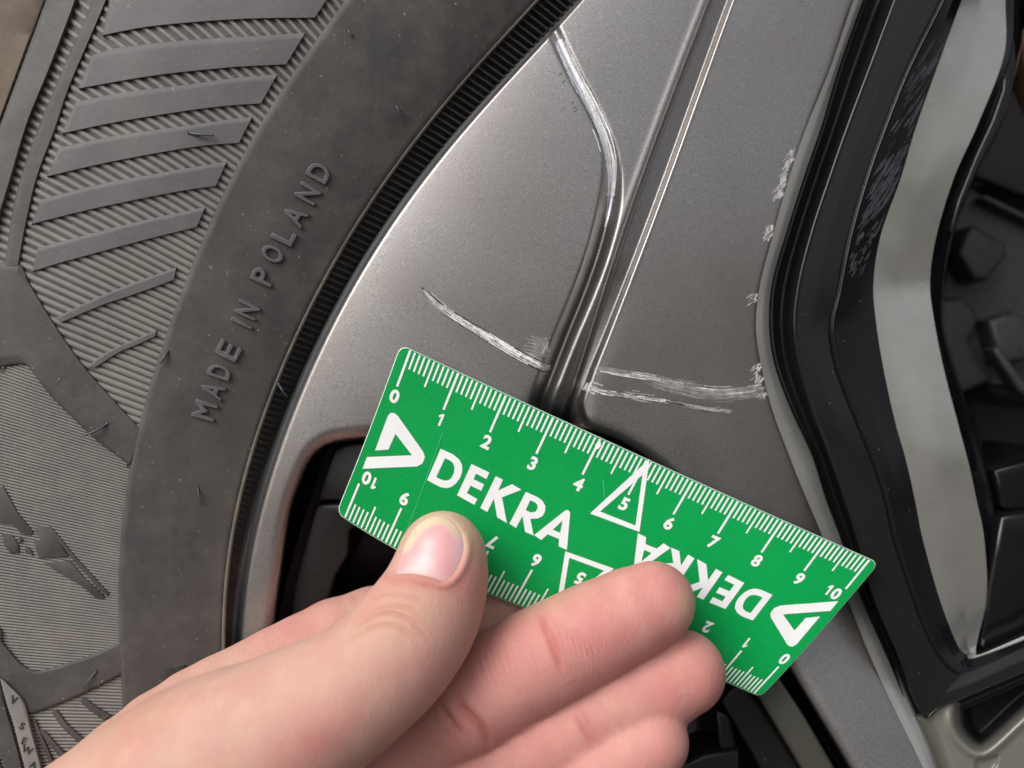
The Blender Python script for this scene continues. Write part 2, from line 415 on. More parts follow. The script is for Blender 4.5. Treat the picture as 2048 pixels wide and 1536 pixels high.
gr = loft('black_groove', [withz(off(S_BR, -3), [-6] * 15 + [-14] * 4), withz(off(S_BR, 4), -14), [(a[0] * .5 + b[0] * .5, a[1] * .5 + b[1] * .5, -15) for a, b in zip(S_BR, S_L1)], withz(off(S_L1, -4), -9.2)], M['blackin'], rim, 260, 3)
edge1 = loft('frame_outer_edge', [withz(off(S_L1, -4), -9.2), withz(off(S_L1, -1), -8.3), withz(off(S_L1, 4), -8.25), withz(off(S_L1, 6), -8.5)], M['band'], rim, 260, 2)
fr = loft('gloss_frame', [withz(off(S_L1, 6), -8.5), [(a[0] * .5 + b[0] * .5, a[1] * .5 + b[1] * .5, -8.8) for a, b in zip(S_L1, S_I1)], withz(off(S_I1, -2), -9.4)], M['band'], rim, 260, 6)
edge2 = loft('frame_inner_edge', [withz(off(S_I1, -2), -9.4), withz(off(S_I1, 1), -9.9), withz(off(S_I1, 4), -10.2), withz(off(S_I1, 7), -9.7), withz(off(S_I1, 9), -9.6), withz(off(S_I1, 12), -10.0)], M['band'], rim, 260, 2)
zin = np.linspace(-11.5, -12.5, len(S_FL))
sh = loft('gloss_shoulder', [withz(off(S_I1, 12), -10.0), [(a[0] * .6 + 7 + b[0] * .4, a[1] * .6 + b[1] * .4, -10.9) for a, b in zip(S_I1, S_FL)], withz(off(S_FL, 0), -13.)], M['black'], rim, 260, 6)
flz = -13 - np.array([4, 4, 4.4, 4.4, 4.4, 4.4, 4.4, 4.4, 4.4, 4.4, 4.4, 4.4, 4.4, 4, 2.4, 1.2, 1.0, 1.0, 1.0])
def fwave(p): return float(np.interp(p[1], [-60, 395, 410, 575, 590, 900, 915, 1310], [-3.2, .6, .6, -1.4, -1.4, 1.3, 1.3, -2.0]))
fl = loft('spoke_flank', [withz(S_FL, -13.), [(a[0] * .5 + b[0] * .5, a[1] * .5 + b[1] * .5, -13 + (z + 13) * .46 + fwave(a) * .8) for a, b, z in zip(S_FL, S_FR, flz)], [(b[0], b[1], z + fwave(b) * .6) for b, z in zip(S_FR, flz)]], M['flank'], rim, 260, 8)
we = loft('window_edge', [[(b[0] - 2, b[1], z + fwave(b) * .6 - .2) for b, z in zip(S_FR, flz)], withz([(a[0] * .6 + b[0] * .4, a[1] * .6 + b[1] * .4) for a, b in zip(S_FR, S_OE)], flz - 2.5), withz([(a[0] * .15 + b[0] * .85, a[1] * .15 + b[1] * .85) for a, b in zip(S_FR, S_OE)], flz - 4), withz(S_OE, flz - 7), withz(off(S_OE, 4), flz - 30)], M['black'], rim, 260, 4)

# inner black window wall at the right edge
def prism(name, pts, ztop, depth, bevel, mat, parent=None, seg=3):
    """polygonal block with a rounded top edge"""
    bm = bmesh.new()
    zt = [ztop(p[0], p[1]) if callable(ztop) else ztop for p in pts]
    top = [bm.verts.new(P(p[0], p[1], z)) for p, z in zip(pts, zt)]
    bot = [bm.verts.new(P(p[0], p[1], z) + np.array([0, depth * .001, 0])) for p, z in zip(pts, zt)]
    f = bm.faces.new(top); n = len(pts)
    for i in range(n): bm.faces.new((top[i], bot[i], bot[(i + 1) % n], top[(i + 1) % n]))
    bmesh.ops.recalc_face_normals(bm, faces=bm.faces)
    if bevel:
        bmesh.ops.bevel(bm, geom=list(f.edges), offset=bevel * .001, segments=seg, profile=.5, affect='EDGES', clamp_overlap=True)
    me = bpy.data.meshes.new(name); bm.to_mesh(me); bm.free()
    o = link(name, me, mat, None)
    for p in me.polygons: p.use_smooth = True
    try: me.set_sharp_from_angle(angle=R(50))
    except Exception: pass
    if parent is not None: sub(o, parent)
    return o
prism('window_lug', [(2003, 1034), (2075, 1022), (2140, 1010), (2140, 1230), (2048, 1266), (1968, 1304), (1958, 1296), (1972, 1215), (1990, 1110)], -17, 40, .9, M['black'], rim)
prism('window_wall', [(1988, 940), (2140, 900), (2140, 1016), (2048, 1020), (2018, 1022), (2002, 1012)], -21, 40, .9, M['black'], rim)
prism('window_rib', [(2012, 70), (2030, 62), (2034, 130), (2020, 215), (1998, 262), (1962, 330), (1925, 412), (1905, 470), (1898, 462), (1916, 400), (1950, 315), (1985, 240), (2006, 180)], -20, 30, .6, M['black'], rim)

# hub-side face at the lower right with its scooped pocket
gx1 = np.arange(1822, 2140, 2.5); tt = np.linspace(0, 1, 90)[:, None]
yt = np.where(gx1 < 1846, 1404 + (gx1 - 1822) * .5, 1418 - (gx1 - 1846) * .42); yo = np.interp(gx1, [1822, 1858, 1890], [1412, 1500, 1612])
gx = np.repeat(gx1[None], 90, 0); gy = yt[None] + (yo - yt)[None] * tt
scoop = resample([(2120, 1290), (1985, 1350), (1915, 1388), (1904, 1420), (1908, 1458), (1926, 1486), (1955, 1506), (1985, 1494), (2048, 1436), (2120, 1375)], 50)[:, :2]
d, ins = polydist(gx, gy, scoop); d = np.where(ins, d, -d)
hz = -9.6 - .002 * (gy - 1400) - 13 * sstep(0, 40, d) * 1.0 + .8 * np.exp(-((d + 5) / 8) ** 2) * sstep(1400, 1450, gy)
hz = hz - 3.5 * (1 - sstep(0, 40, gx - cBR(gy))) * sstep(0, 1, gx * 0 + 1)
d2, in2 = polydist(gx, gy, [(1942, 1560), (1950, 1518), (2000, 1508), (1996, 1530), (1975, 1560)]); hz = hz - 1.0 * in2 * sstep(0, 6, d2)
hub = grid_obj('hub_face', gx, gy, hz - 7 * (1 - sstep(1408, 1438, gy)) * (1 - sstep(1835, 1850, gx)), M['hub'])
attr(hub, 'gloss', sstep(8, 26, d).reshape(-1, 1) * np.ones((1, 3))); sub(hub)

# black pieces inside the pocket behind the card and the hand
prism('pocket_insert', [(652, 917), (664, 900), (684, 889), (712, 883), (800, 880), (980, 876), (980, 1001), (622, 1001), (634, 965)], -11, 20, .8, M['blackin'], rim)
prism('pocket_insert', [(619, 1007), (980, 1007), (980, 1042), (720, 1042), (700, 1062), (697, 1110), (672, 1150), (650, 1230), (640, 1330), (574, 1330), (577, 1240), (590, 1130)], -11.6, 20, .8, M['blackin'], rim)
prism('spoke_step', [(1420, 1260), (1560, 1358), (1608, 1430), (1690, 1570), (1640, 1600), (1600, 1530), (1520, 1398), (1400, 1300)], -9, 20, .9, M['step'], rim)
prism('spoke_step', [(1480, 1360), (1516, 1400), (1598, 1535), (1640, 1610), (1560, 1610), (1500, 1500), (1440, 1400)], -13.5, 20, .9, M['blackin'], rim)
prism('pocket_web', [(1360, 1530), (1410, 1508), (1480, 1500), (1478, 1620), (1340, 1620)], -13, 20, 1.0, M['blackin'], rim)
prism('pocket_web', [(1430, 1420), (1462, 1430), (1475, 1500), (1490, 1620), (1450, 1620), (1440, 1510)], -15, 20, 1.0, M['blackin'], rim)

# barrel of the wheel behind everything
th = np.linspace(0, 2 * np.pi, 129); zz = np.linspace(-8, -210, 7)
TH, ZZ = np.meshgrid(th, zz)
RR = np.where(ZZ > -9, 238, 226) - .05 * (-ZZ)
sub(mesh_obj('rim_barrel', W(183.6 + RR * np.cos(TH), -98 + RR * np.sin(TH), ZZ).reshape(-1, 3), gridfaces(7, 129), M['barrel']))

# ------------------------------------------------------------------ scratches
def ribbon(V, F, path, width, zf, lift=.03, n=None, z_under=None):
    p = np.array(path, float); n = n or max(4, int(np.hypot(*(p[-1, :2] - p[0, :2])) / 3))
    q = resample(np.c_[p, np.broadcast_to(width, len(p))], n)
    t = np.gradient(q[:, :2], axis=0); t /= np.linalg.norm(t, axis=1)[:, None] + 1e-9; nn = np.c_[-t[:, 1], t[:, 0]]
    w_ = q[:, 2:3] / 2 * (1 + .07 * rng.standard_normal((n, 1)) * (q[:, 2:3] > 3))
    m = 6 if np.max(width) > 6 else 2
    cx = np.linspace(-1, 1, m); pts = (q[:, None, :2] + nn[:, None] * w_[:, None] * cx[None, :, None]).reshape(-1, 2)
    o = sum(len(v) for v in V)
    V.append(P(pts[:, 0], pts[:, 1], zf(pts[:, 0], pts[:, 1]) + lift))
    F.append(gridfaces(n, m, o))
def strokes(name, items, mat, zf, parent=rim, label=None):
    V, F = [], []
    for it in items: ribbon(V, F, it[0], it[1], zf, it[2] if len(it) > 2 else .03)
    o = sub(mesh_obj(name, np.concatenate(V), np.concatenate(F), mat, None, 'stuff'), parent)
    if label: o['label'] = label
    return o
def along(path, wid, count, spread, lmin, lmax, wmin=.8, wmax=1.8, lift=.05):
    """hairlines following a path"""
    p = resample(path, 60); out = []
    t = np.gradient(p[:, :2], axis=0); t /= np.linalg.norm(t, axis=1)[:, None]; nn = np.c_[-t[:, 1], t[:, 0]]
    for _ in range(count):
        s = random.random(); ln = random.uniform(lmin, lmax); i0 = int(s * 59); i1 = min(59, i0 + max(3, int(ln * 60)))
        if i1 - i0 < 3: continue
        o_ = random.gauss(0, 1) * spread
        seg = p[i0:i1, :2] + nn[i0:i1] * o_
        out.append((seg[::max(1, len(seg) // 6)], random.uniform(wmin, wmax), lift))
    return out
def chips(items_c, n, r, ang, lmax, out):
    for _ in range(n):
        x = items_c[0] + random.gauss(0, r[0]); y = items_c[1] + random.gauss(0, r[1]); a = R(ang + random.gauss(0, 12)); l = random.uniform(2, lmax)
        out.append(([(x, y), (x + math.cos(a) * l * .5, y + math.sin(a) * l * .5 + random.uniform(-1, 1)), (x + math.cos(a) * l, y + math.sin(a) * l)], random.uniform(1, 3.4), .05))
g1 = [(842, 576), (858, 592), (880, 612), (910, 633), (945, 655), (985, 679), (1025, 703), (1060, 722), (1090, 735), (1099, 733)]
g1w = [1.5, 5, 8, 10, 12, 13, 13, 13, 15, 11]
strokes('scratch', [(g1, [x + 6 for x in g1w], .03)], M['scr3'], face_z)
it = [(g1[2:], g1w[2:], .07)] + along(g1, 0, 70, 4.2, .05, .3, .7, 1.8, .1)
strokes('scratch', it, M['scr'], face_z, label='long bright gouge across the grey panel above the card')
strokes('scratch', [([(p[0] + 2, p[1] - 2) for p in g1[3:]], [1.5, 2.5, 3.5, 3.5, 3.5, 3, 2], .12)] + along(g1[2:], 0, 50, 3.2, .1, .4, .7, 1.8, .14), M['scrh'], face_z)  # metal highlight along the gouge centre, painted as paler strokes
it = []
for k in range(12):
    y0 = 672 + k * 3.3; it.append(([(1050 + random.uniform(-4, 22), y0), (1075, y0 + 3), (1096 + random.uniform(-3, 3), y0 + 5)], random.uniform(.7, 1.6), .05))
chips((1094, 693), 26, (4, 8), 80, 9, it)
strokes('scratch', it, M['scr'], face_z, label='short rough scuff beside the curved groove')
g2 = [(1170, 770), (1195, 782), (1235, 789), (1290, 796), (1340, 803), (1390, 813), (1430, 819), (1466, 823)]
it = [(g2, [12, 11, 7, 5, 4, 2.5, 1.6, .8], .05)] + along(g2, 0, 60, 3.4, .04, .25, .6, 1.6, .09)
chips((1180, 774), 20, (6, 6), 20, 12, it)
strokes('scratch', it, M['scr'], face_z, label='white gouge running right from the straight groove')
strokes('scratch', along(g2, 0, 26, 3.2, .03, .15, .6, 1.2, .12), M['scr3'], face_z)
strokes('scratch', along(g1[2:], 0, 24, 4.6, .03, .14, .6, 1.2, .15), M['scr3'], face_z)
strokes('scratch', along(g2[:5], 0, 20, 3, .05, .2, .6, 1.4, .13), M['scrh'], face_z)
g3 = [(1188, 738), (1240, 747), (1300, 757), (1360, 772), (1420, 783), (1480, 782), (1530, 775)]
it = []
for k, (dy, st, en) in enumerate(((-7, .02, .75), (-3, .1, 1), (0, 0, 1), (3, .25, 1), (7, .35, 1), (11, .3, .95), (15, .45, 1), (-10, .3, .6), (19, .55, .9))):
    p_ = resample(g3, 60)[int(st * 59):int(en * 59) + 1, :2].copy(); tt_ = np.linspace(st, en, len(p_)); p_[:, 1] += dy * (1 - .75 * tt_ ** 3) + np.cumsum(rng.standard_normal(len(p_))) * .12
    it.append((p_[::3], 1.1 + (k in (1, 2, 4)) * .9, .05))
strokes('scratch', it, M['scr2'], face_z, label='thin pale double scrape running to the spoke edge')
strokes('scratch', along(g3, 0, 16, 5, .05, .25, .6, 1.1, .09), M['scrh'], face_z)
it = along(g3, 0, 60, 5, .06, .3, .7, 1.6, .04) + along(off(g3[2:], 0, 12), 0, 30, 3, .1, .4, .6, 1.2, .04)
strokes('scratch', it, M['scr2'], face_z)
def flake(V, F, x, y, l, w_, ang, zf):
    n = 11; a = np.linspace(0, 2 * np.pi, n + 1)[:-1]; r_ = 1 + .35 * rng.standard_normal(n); ca, sa = math.cos(R(ang)), math.sin(R(ang))
    u = np.cos(a) * l / 2 * r_; v = np.sin(a) * w_ / 2 * r_; px = np.r_[x, x + u * ca - v * sa]; py = np.r_[y, y + u * sa + v * ca]
    lim = cBL(py) + 1; px = np.minimum(px, lim)
    lift = np.r_[.16, np.full(n, .03)]; o = sum(len(q_) for q_ in V)
    V.append(P(px, py, zf(px, py) + lift)); F.append([(o, o + 1 + i, o + 1 + (i + 1) % n) for i in range(n)])
for cx, cy, n, ln in ((1586, 318, 9, 30), (1570, 350, 12, 40), (1560, 382, 9, 26), (1541, 458, 7, 22), (1534, 474, 3, 10), (1506, 596, 4, 16), (1513, 735, 3, 12), (1519, 760, 8, 16), (1526, 790, 3, 12)):
    V, F = [], []
    for _ in range(n):
        t = random.uniform(-.5, .5) * ln; y_ = cy + t; x_ = float(cBL(y_)) - abs(random.gauss(5, 5)) - 2
        flake(V, F, x_, y_, random.uniform(6, 16), random.uniform(2.5, 6), -62 + random.gauss(0, 14), face_z)
    for _ in range(n * 2):
        t = random.uniform(-.6, .6) * ln; y_ = cy + t; x_ = float(cBL(y_)) - random.uniform(4, 14); l = random.uniform(6, 20)
        flake(V, F, x_ - l * .4, y_ + l * .3, l, random.uniform(.7, 1.6), 140 + random.gauss(0, 8), face_z)
    o = sub(mesh_obj('paint_chip', np.concatenate(V), np.array([t for f in F for t in f]), M['scr'], None, 'stuff', False))
it = []
gs = resample(gA, 60)[3:32]
it = [(gs[::3], [14, 22, 24, 24, 24, 23, 21, 16, 10, 3], .05)] + along(gs, 0, 60, 7.5, .1, .5, .8, 2.0, .08)
strokes('scratch', it[:1], M['scrm'], face_z, label='bright scuffed upper run of the curved groove')
strokes('scratch', along(gs[:24], 0, 34, 6, .1, .6, .7, 1.6, .11), M['scrh'], face_z)
strokes('scratch', along(gs[:26], 0, 14, 7, .05, .3, .6, 1.1, .12), M['scr3'], face_z)
it = []
for y0 in (155, 170, 212, 222, 228): it.append(([(1118 + (y0 - 155) * .42, y0 - 4), (1124 + (y0 - 155) * .42, y0 - 10)], 1.6, .05))
strokes('scratch', it, M['scr3'], face_z)
# brushed scuffs on the black shoulder
cI = curve(S_I1[:14]); cF = curve(S_FL[:14])
def shz(x, y):
    a = cI(y) + 12; b = cF(y); t = np.clip((x - a) / (b - a), 0, 1.1); return np.where(t < .4, -10 - .9 * t / .4, -10.9 - 2.1 * (t - .4) / .6)
it = []
for _ in range(150):
    y = random.choice([random.uniform(110, 300), random.uniform(330, 480), random.uniform(340, 440)]); a, b = cI(y) + 16, cF(y) - 12
    x = random.uniform(a, b); l = random.uniform(14, 60)
    x2 = min(x + l * .62, float(cF(y - l)) - 5); x = max(x, float(cI(y)) + 14)
    if x2 > x: it.append(([(x, y), ((x + x2) / 2, y - l * .45), (x2, y - l * .95)], random.choice([.7, .8, 1., 1.2, 1.6, 3]), .06))
strokes('scuff', it, M['scrb'], shz, label='grey brushed scuffs on the gloss black shoulder')
it = []
for _ in range(50):
    y = random.uniform(470, 560); x = float(cI(y)) + random.uniform(14, 50); l = random.uniform(6, 18); it.append(([(x, y), (x + l * .6, y - l)], random.uniform(.7, 1.6), .06))
strokes('scuff', it, M['scrb'], shz)

# ================================================================== TYRE
def tz(px, py):
    wv = (cBead(py) - px) * .84
    k = np.array([-60, 0, 60, 150, 260, 400, 560, 700, 820, 1000, 1200, 1500]); v = np.array([-6, -4.2, -1.8, .6, 2.6, 4.6, 5.4, 5.0, 3.2, -3, -14, -36])
    xs = np.linspace(-60, 1500, 240); vs = np.interp(xs, k, v); ker = np.hanning(23); ker /= ker.sum(); vs = np.convolve(np.pad(vs, 11, 'edge'), ker, 'valid')
    return np.interp(wv, xs, vs)
ys = np.arange(-60, 1600.1, 9.); us = np.linspace(0, 1, 130)
XA = np.full(len(ys), -430.)[:, None]; XB = (cL(ys) - 6)[:, None]
PX = XA + (XB - XA) * us[None]; PY = np.repeat(ys[:, None], len(us), 1)
zt_ = tz(PX, PY); zt_ = np.where(PX > cBead(PY), -6.5 - (PX - cBead(PY)) * .03, zt_)
tyre = wpart(grid_obj('tyre', PX, PY, zt_, M['rubber']))
tyre['label'] = 'dusty black tyre sidewall with raised bars, fine ribs and moulded lettering'
# side and shoulder of the tyre out of frame and behind
def tsub(o): return sub(o, tyre)
def slab(name, A, B, h, mat, nl=40, na=6, e=3.2, parent_fn=None, edge=.3, floor=None):
    fl_ = floor or tz
    a = resample(A, nl, len(A) > 3); b = resample(B, nl, len(B) > 3)
    wmean = np.hypot(*(a - b).T).mean(); ee = min(.3, e / max(wmean, 1))
    ts = np.r_[0, 0, ee, np.linspace(ee, 1 - ee, na)[1:-1], 1 - ee, 1, 1]; hs_ = np.r_[-.4, h - edge, h, np.full(na - 2, h), h, h - edge, -.4]
    G = a[:, None] + (b - a)[:, None] * ts[None, :, None]
    Z = fl_(G[..., 0], G[..., 1]) + hs_[None]
    # end caps
    G0, G1 = G[:1].copy(), G[-1:].copy(); Z0 = fl_(G0[..., 0], G0[..., 1]) - .4; Z1 = fl_(G1[..., 0], G1[..., 1]) - .4
    G = np.concatenate([G0, G, G1]); Z = np.concatenate([Z0, Z, Z1])
    o = grid_obj(name, G[..., 0], G[..., 1], Z, mat)
    try: o.data.set_sharp_from_angle(angle=R(60))
    except Exception: pass
    return (parent_fn or tsub)(o)
HB = .78
yb = np.linspace(-60, 1600, 46)
slab('inner_band', [(float(cBand(y)), y) for y in yb], [(float(cBead(y)) - 1, y) for y in yb], HB, M['rubber'], 180, 24)
slab('bead_line', [(float(cBead(y)) - 3.5, y) for y in yb], [(float(cBead(y)) + 4.5, y) for y in yb], HB + .5, M['beadline'], 180, 3, 2, edge=.25)
# strips on the left
oL = curve([(120, -60), (92, 0), (70, 60), (0, 250), (-40, 360), (-80, 480), (-120, 600)]); s1L = curve([(175, -60), (155, 0), (103, 137), (61, 239), (20, 376), (0, 441), (-22, 530)])
s1R = curve([(210, -60), (186, 0), (143, 99), (103, 191), (61, 297), (31, 393), (10, 525)]); s2R = curve([(238, -60), (214, 0), (178, 85), (140, 174), (109, 267), (79, 345), (55, 441), (38, 531)])
yv = np.linspace(-60, 531, 24)
slab('outer_strip', [(float(oL(y)), y) for y in yv], [(float(s1L(y)), y) for y in yv], 1.4, M['rubber'], 60, 8, 6, edge=.7)
slab('thin_strip', [(float(s1R(y)), y) for y in yv], [(float(s2R(y)), y) for y in yv], HB, M['rubber'], 60, 5)
slab('dirty_shoulder', [(-430, -60), (-430, 200), (-430, 620)], [(float(oL(y)) - 3, y) for y in np.linspace(-60, 620, 12)], 1.1, M['dirt'], 60, 10)
# smooth web joining the strips with the inner band
slab('smooth_web', [(38, 528), (55, 558), (113, 654), (174, 739), (228, 800), (284, 862)], [(-2, 729), (48, 727), (103, 794), (191, 879), (232, 910), (258, 930)], HB - .03, M['rubber'], 50, 14)
slab('smooth_web', [(-430, 560), (-60, 540), (-20, 528), (38, 526), (52, 556)], [(-430, 760), (-60, 748), (-20, 738), (30, 729), (50, 729)], HB - .06, M['rubber'], 40, 14)
slab('smooth_web', [(-430, 1180), (-40, 1240), (0, 1279), (34, 1319), (58, 1337), (80, 1341), (137, 1325), (188, 1308), (242, 1282)], [(-430, 1250), (-50, 1330), (-10, 1352), (20, 1375), (36, 1400), (58, 1428), (137, 1401), (200, 1372), (254, 1344)], HB - .03, M['rubber'], 60, 14)
bars = [
 ([(228, -40), (300, -42), (480, -40), (668, -24)], [(205, 72), (308, 53), (478, 39), (629, 36)]),
 ([(185, 110), (246, 94), (376, 80), (513, 72), (610, 66)], [(157, 178), (308, 152), (444, 137), (520, 132), (571, 130)]),
 ([(152, 204), (239, 186), (376, 169), (470, 156), (554, 149)], [(123, 268), (239, 244), (376, 222), (460, 212), (521, 208)]),
 ([(118, 295), (239, 270), (376, 251), (450, 240), (504, 234)], [(94, 354), (205, 328), (342, 302), (420, 291), (477, 287)]),
 ([(82, 399), (205, 367), (325, 345), (400, 332), (453, 323)], [(63, 449), (171, 422), (308, 393), (380, 380), (431, 373)]),
 ([(75, 496), (205, 461), (308, 436), (365, 424), (410, 414)], [(65, 544), (126, 525), (273, 485), (340, 468), (393, 455)]),
 ([(112, 636), (164, 609), (250, 572), (352, 535)], [(123, 645), (205, 611), (280, 586), (347, 561)]),
 ([(176, 732), (212, 705), (262, 682), (313, 660)], [(190, 736), (239, 705), (275, 690), (309, 674)])]
for i, (a, b) in enumerate(bars):
    o = slab('raised_bar', a, b, HB - .02, M['bar'], 40, 6, 1.6, edge=.25)
# fine ribs
fine = [(-430, 760), (-60, 752), (0, 742), (56, 705), (115, 762), (205, 850), (266, 905), (262, 1011), (250, 1113), (250, 1305), (188, 1345), (137, 1365), (72, 1385), (30, 1352), (-6, 1318), (-60, 1280), (-430, 1210)]
def rays(x0f, ystart, yend, pitch, cx, cy, xmin, keep, h, mat, name, steep=0., wfac=.5, step=14):
    V, F = [], []; off_ = 0; y = ystart
    while y < yend:
        x0 = float(x0f(y)) + 6
        an = math.atan2(y - cy, x0 - cx)
        sl = math.tan(an) if steep == 0 else math.tan(an) * (1 + steep * max(0, 1 - y / 330.))
        ca = math.cos(math.atan(sl))
        xs = np.arange(x0, xmin, -step); ys_ = y + (xs - x0) * sl
        ok = keep(xs, ys_)
        # contiguous runs
        idx = np.flatnonzero(ok)
        if len(idx):
            for run in np.split(idx, np.flatnonzero(np.diff(idx) > 1) + 1):
                if len(run) < 2: continue
                x, yy = xs[run], ys_[run]; n = len(x); nx, ny = -math.sin(math.atan(sl)), math.cos(math.atan(sl))
                wd = pitch * wfac * ca
                z = tz(x, yy)
                pts = np.stack([P(x - nx * wd, yy - ny * wd, z - .02), P(x - nx * wd * .6, yy - ny * wd * .6, z + h), P(x + nx * wd * .6, yy + ny * wd * .6, z + h), P(x + nx * wd, yy + ny * wd, z - .02)], 1)
                V.append(pts.reshape(-1, 3)); F.append(gridfaces(n, 4, off_)); off_ += n * 4
        y += pitch
    o = mesh_obj(name, np.concatenate(V), np.concatenate(F), mat, None, 'stuff')
    return tsub(o)
def keep_main(x, y): return ~polydist(x, y, fine)[1] & (y < 1345) & (x > -430) & (y > -60) & (y < 1600)
rays(cBand, -420, 1640, 12.9, 2123, 1477, -430, keep_main, .36, M['rib'], 'coarse_ribs', .30, .49)
def keep_fine(x, y): return polydist(x, y, fine)[1]
def keep_low(x, y): return (y > 1345) & (x > -430) & ~polydist(x, y, fine)[1]
rays(cBand, 640, 1420, 5.3, 2123, 1477, -430, keep_fine, .17, M['rib'], 'fine_ribs', 0, .45, 12)
rays(cBand, 1300, 1640, 6.4, 2123, 1477, -430, keep_low, .2, M['rib'], 'fine_ribs', 0, .45, 12)
# ribs beside the rim
V, F = [], []; n0 = 0
yy_ = -70.
while yy_ < 1600:
    xa, xb = float(cBead(yy_)) + 5, float(cL(yy_)) - 8
    sl = math.tan(math.atan2(yy_ - 1747, xa - 2860)) * .82
    xs = np.linspace(xa, xb + 2, 6); ys_ = yy_ + (xs - xa) * sl; th_ = 3.6
    z = np.interp(xs, [xa, xb - 14, xb + 2], [-3.6, -6.4, -9.5])
    for s_, zo in ((-1, -.9), (-.55, 0), (.55, 0), (1, -.9)): V.append(P(xs, ys_ + s_ * th_ * 1.0, z + zo))
    i = np.arange(5); 
    for r_ in range(3): F.append(np.stack([n0 + r_ * 6 + i, n0 + r_ * 6 + i + 1, n0 + (r_ + 1) * 6 + i + 1, n0 + (r_ + 1) * 6 + i], -1))
    n0 += 24
    slope = abs(float(cBead(yy_ + 1) - cBead(yy_))); yy_ += 11.9 / math.sqrt(1 + slope ** 2) * (1 + .25 * slope)
tsub(mesh_obj('bead_ribs', np.concatenate(V), np.concatenate(F), M['bead'], None, 'stuff'))
# dark channel the bead ribs stand in
ych = np.linspace(-60, 1600, 60)
tsub(loft('bead_channel', [[(float(cBead(y)) + 2, y, -4.9) for y in ych], [(float(cL(y)) - 6, y, -8.2) for y in ych]], M['bead'], None, 180, 4))

# raised lettering
def glyph(ch, extrude=0., bevel=0., offset=0., res=3):
    cu = bpy.data.curves.new('glyph', 'FONT'); cu.body = ch; cu.size = 1; cu.extrude = extrude; cu.bevel_depth = bevel; cu.bevel_resolution = 2; cu.offset = offset; cu.resolution_u = res
    o = bpy.data.objects.new('glyph', cu); C.objects.link(o); bpy.context.view_layer.update()
    dg = bpy.context.evaluated_depsgraph_get(); me = bpy.data.meshes.new_from_object(o.evaluated_get(dg))
    v = np.zeros(len(me.vertices) * 3, np.float32); me.vertices.foreach_get('co', v); v = v.reshape(-1, 3).copy()
    f = [tuple(p.vertices) for p in me.polygons]
    bpy.data.objects.remove(o); bpy.data.curves.remove(cu); bpy.data.meshes.remove(me)
    return v, f
HT = 47
word = [('M', (427, 845), (437, 811)), ('A', (441, 804), (453, 776)), ('D', (457, 764), (466, 739)), ('E', (470, 727), (485, 699)), ('I', (503, 660), (504.5, 656)), ('N', (510, 643), (522, 617)),
        ('P', (541, 576), (553, 550)), ('O', (558, 533), (573, 506)), ('L', (582, 495), (595, 470)), ('A', (601, 459), (619, 428)), ('N', (628, 413), (644, 385)), ('D', (650, 371), (667, 342))]
for ch, a, b in word:
    v, f = glyph(ch, .02, .03)
    a = np.array(a, float); b = np.array(b, float); d_ = b - a; ln = np.hypot(*d_); d_ /= ln; d_ = np.array([.43, -.903]) if ch == 'I' else d_
    up = np.array([d_[1], -d_[0]])
    x0, x1 = v[:, 0].min(), v[:, 0].max(); y0, y1 = v[:, 1].min(), v[:, 1].max()
    wd = max(ln, 7) ; q = a + ((v[:, :1] - x0) / (x1 - x0)) * wd * d_ + ((v[:, 1:2] - y0) / (y1 - y0)) * HT * up
    zrel = (v[:, 2] - v[:, 2].min()) / (v[:, 2].max() - v[:, 2].min())
    z = tz(q[:, 0], q[:, 1]) + HB - .1 + .75 * zrel
    o = mesh_obj('letter', P(q[:, 0], q[:, 1], z), np.array(f, dtype=object), M['bar']); tsub(o)
# emblem moulded in the fine ribs
for pts in ([(70, 1061), (77, 1053), (100, 1054), (112, 1075), (136, 1112), (132, 1114), (78, 1117), (66, 1082), (80, 1080)],
            [(87, 1126), (132, 1122), (142, 1123), (170, 1158), (208, 1192), (207, 1198), (190, 1196), (160, 1170), (120, 1148)],
            [(97, 1053), (103, 1055), (150, 1113), (205, 1173), (218, 1186), (214, 1193), (196, 1178), (146, 1121), (110, 1075)],
            [(-20, 985), (5, 972), (16, 990), (32, 1022), (66, 1064), (60, 1071), (40, 1066), (26, 1050), (0, 1046), (-30, 1040)],
            [(2, 1068), (24, 1070), (36, 1088), (38, 1106), (20, 1107), (8, 1090)], [(36, 1073), (46, 1079), (42, 1086), (37, 1084)], [(50, 1092), (62, 1100), (66, 1112), (50, 1104)]):
    tsub(prism('emblem_piece', pts, lambda x, y: float(tz(x, y)) + .42, .9, .12, M['rubber'], None, 2))
# bars, dirt strip and worn marks at the lower left
for a, b in (([(158, 1400), (176, 1418), (206, 1440)], [(170, 1396), (192, 1412), (222, 1430)]), ([(103, 1424), (122, 1452), (148, 1478), (172, 1500)], [(114, 1420), (134, 1446), (160, 1470), (186, 1490)]),
             ([(76, 1458), (92, 1482), (112, 1505), (136, 1540)], [(90, 1462), (106, 1480), (126, 1502), (152, 1538)]), ([(64, 1440), (78, 1475), (96, 1520), (112, 1560)], [(70, 1438), (84, 1470), (104, 1515), (120, 1556)])):
    slab('raised_bar', a, b, HB - .1, M['rubber'], 16, 4, 1.6)
slab('dirt_strip', [(0, 1357), (14, 1410), (26, 1445), (40, 1500), (56, 1560), (66, 1610)], [(6, 1360), (22, 1374), (48, 1402), (64, 1460), (85, 1540), (96, 1610)], HB + .55, M['rib'], 40, 6)
slab('outer_strip', [(-60, 1340), (-20, 1440), (10, 1540), (24, 1610)], [(-2, 1357), (12, 1412), (38, 1505), (62, 1610)], HB + .1, M['rubber'], 40, 6, 4)
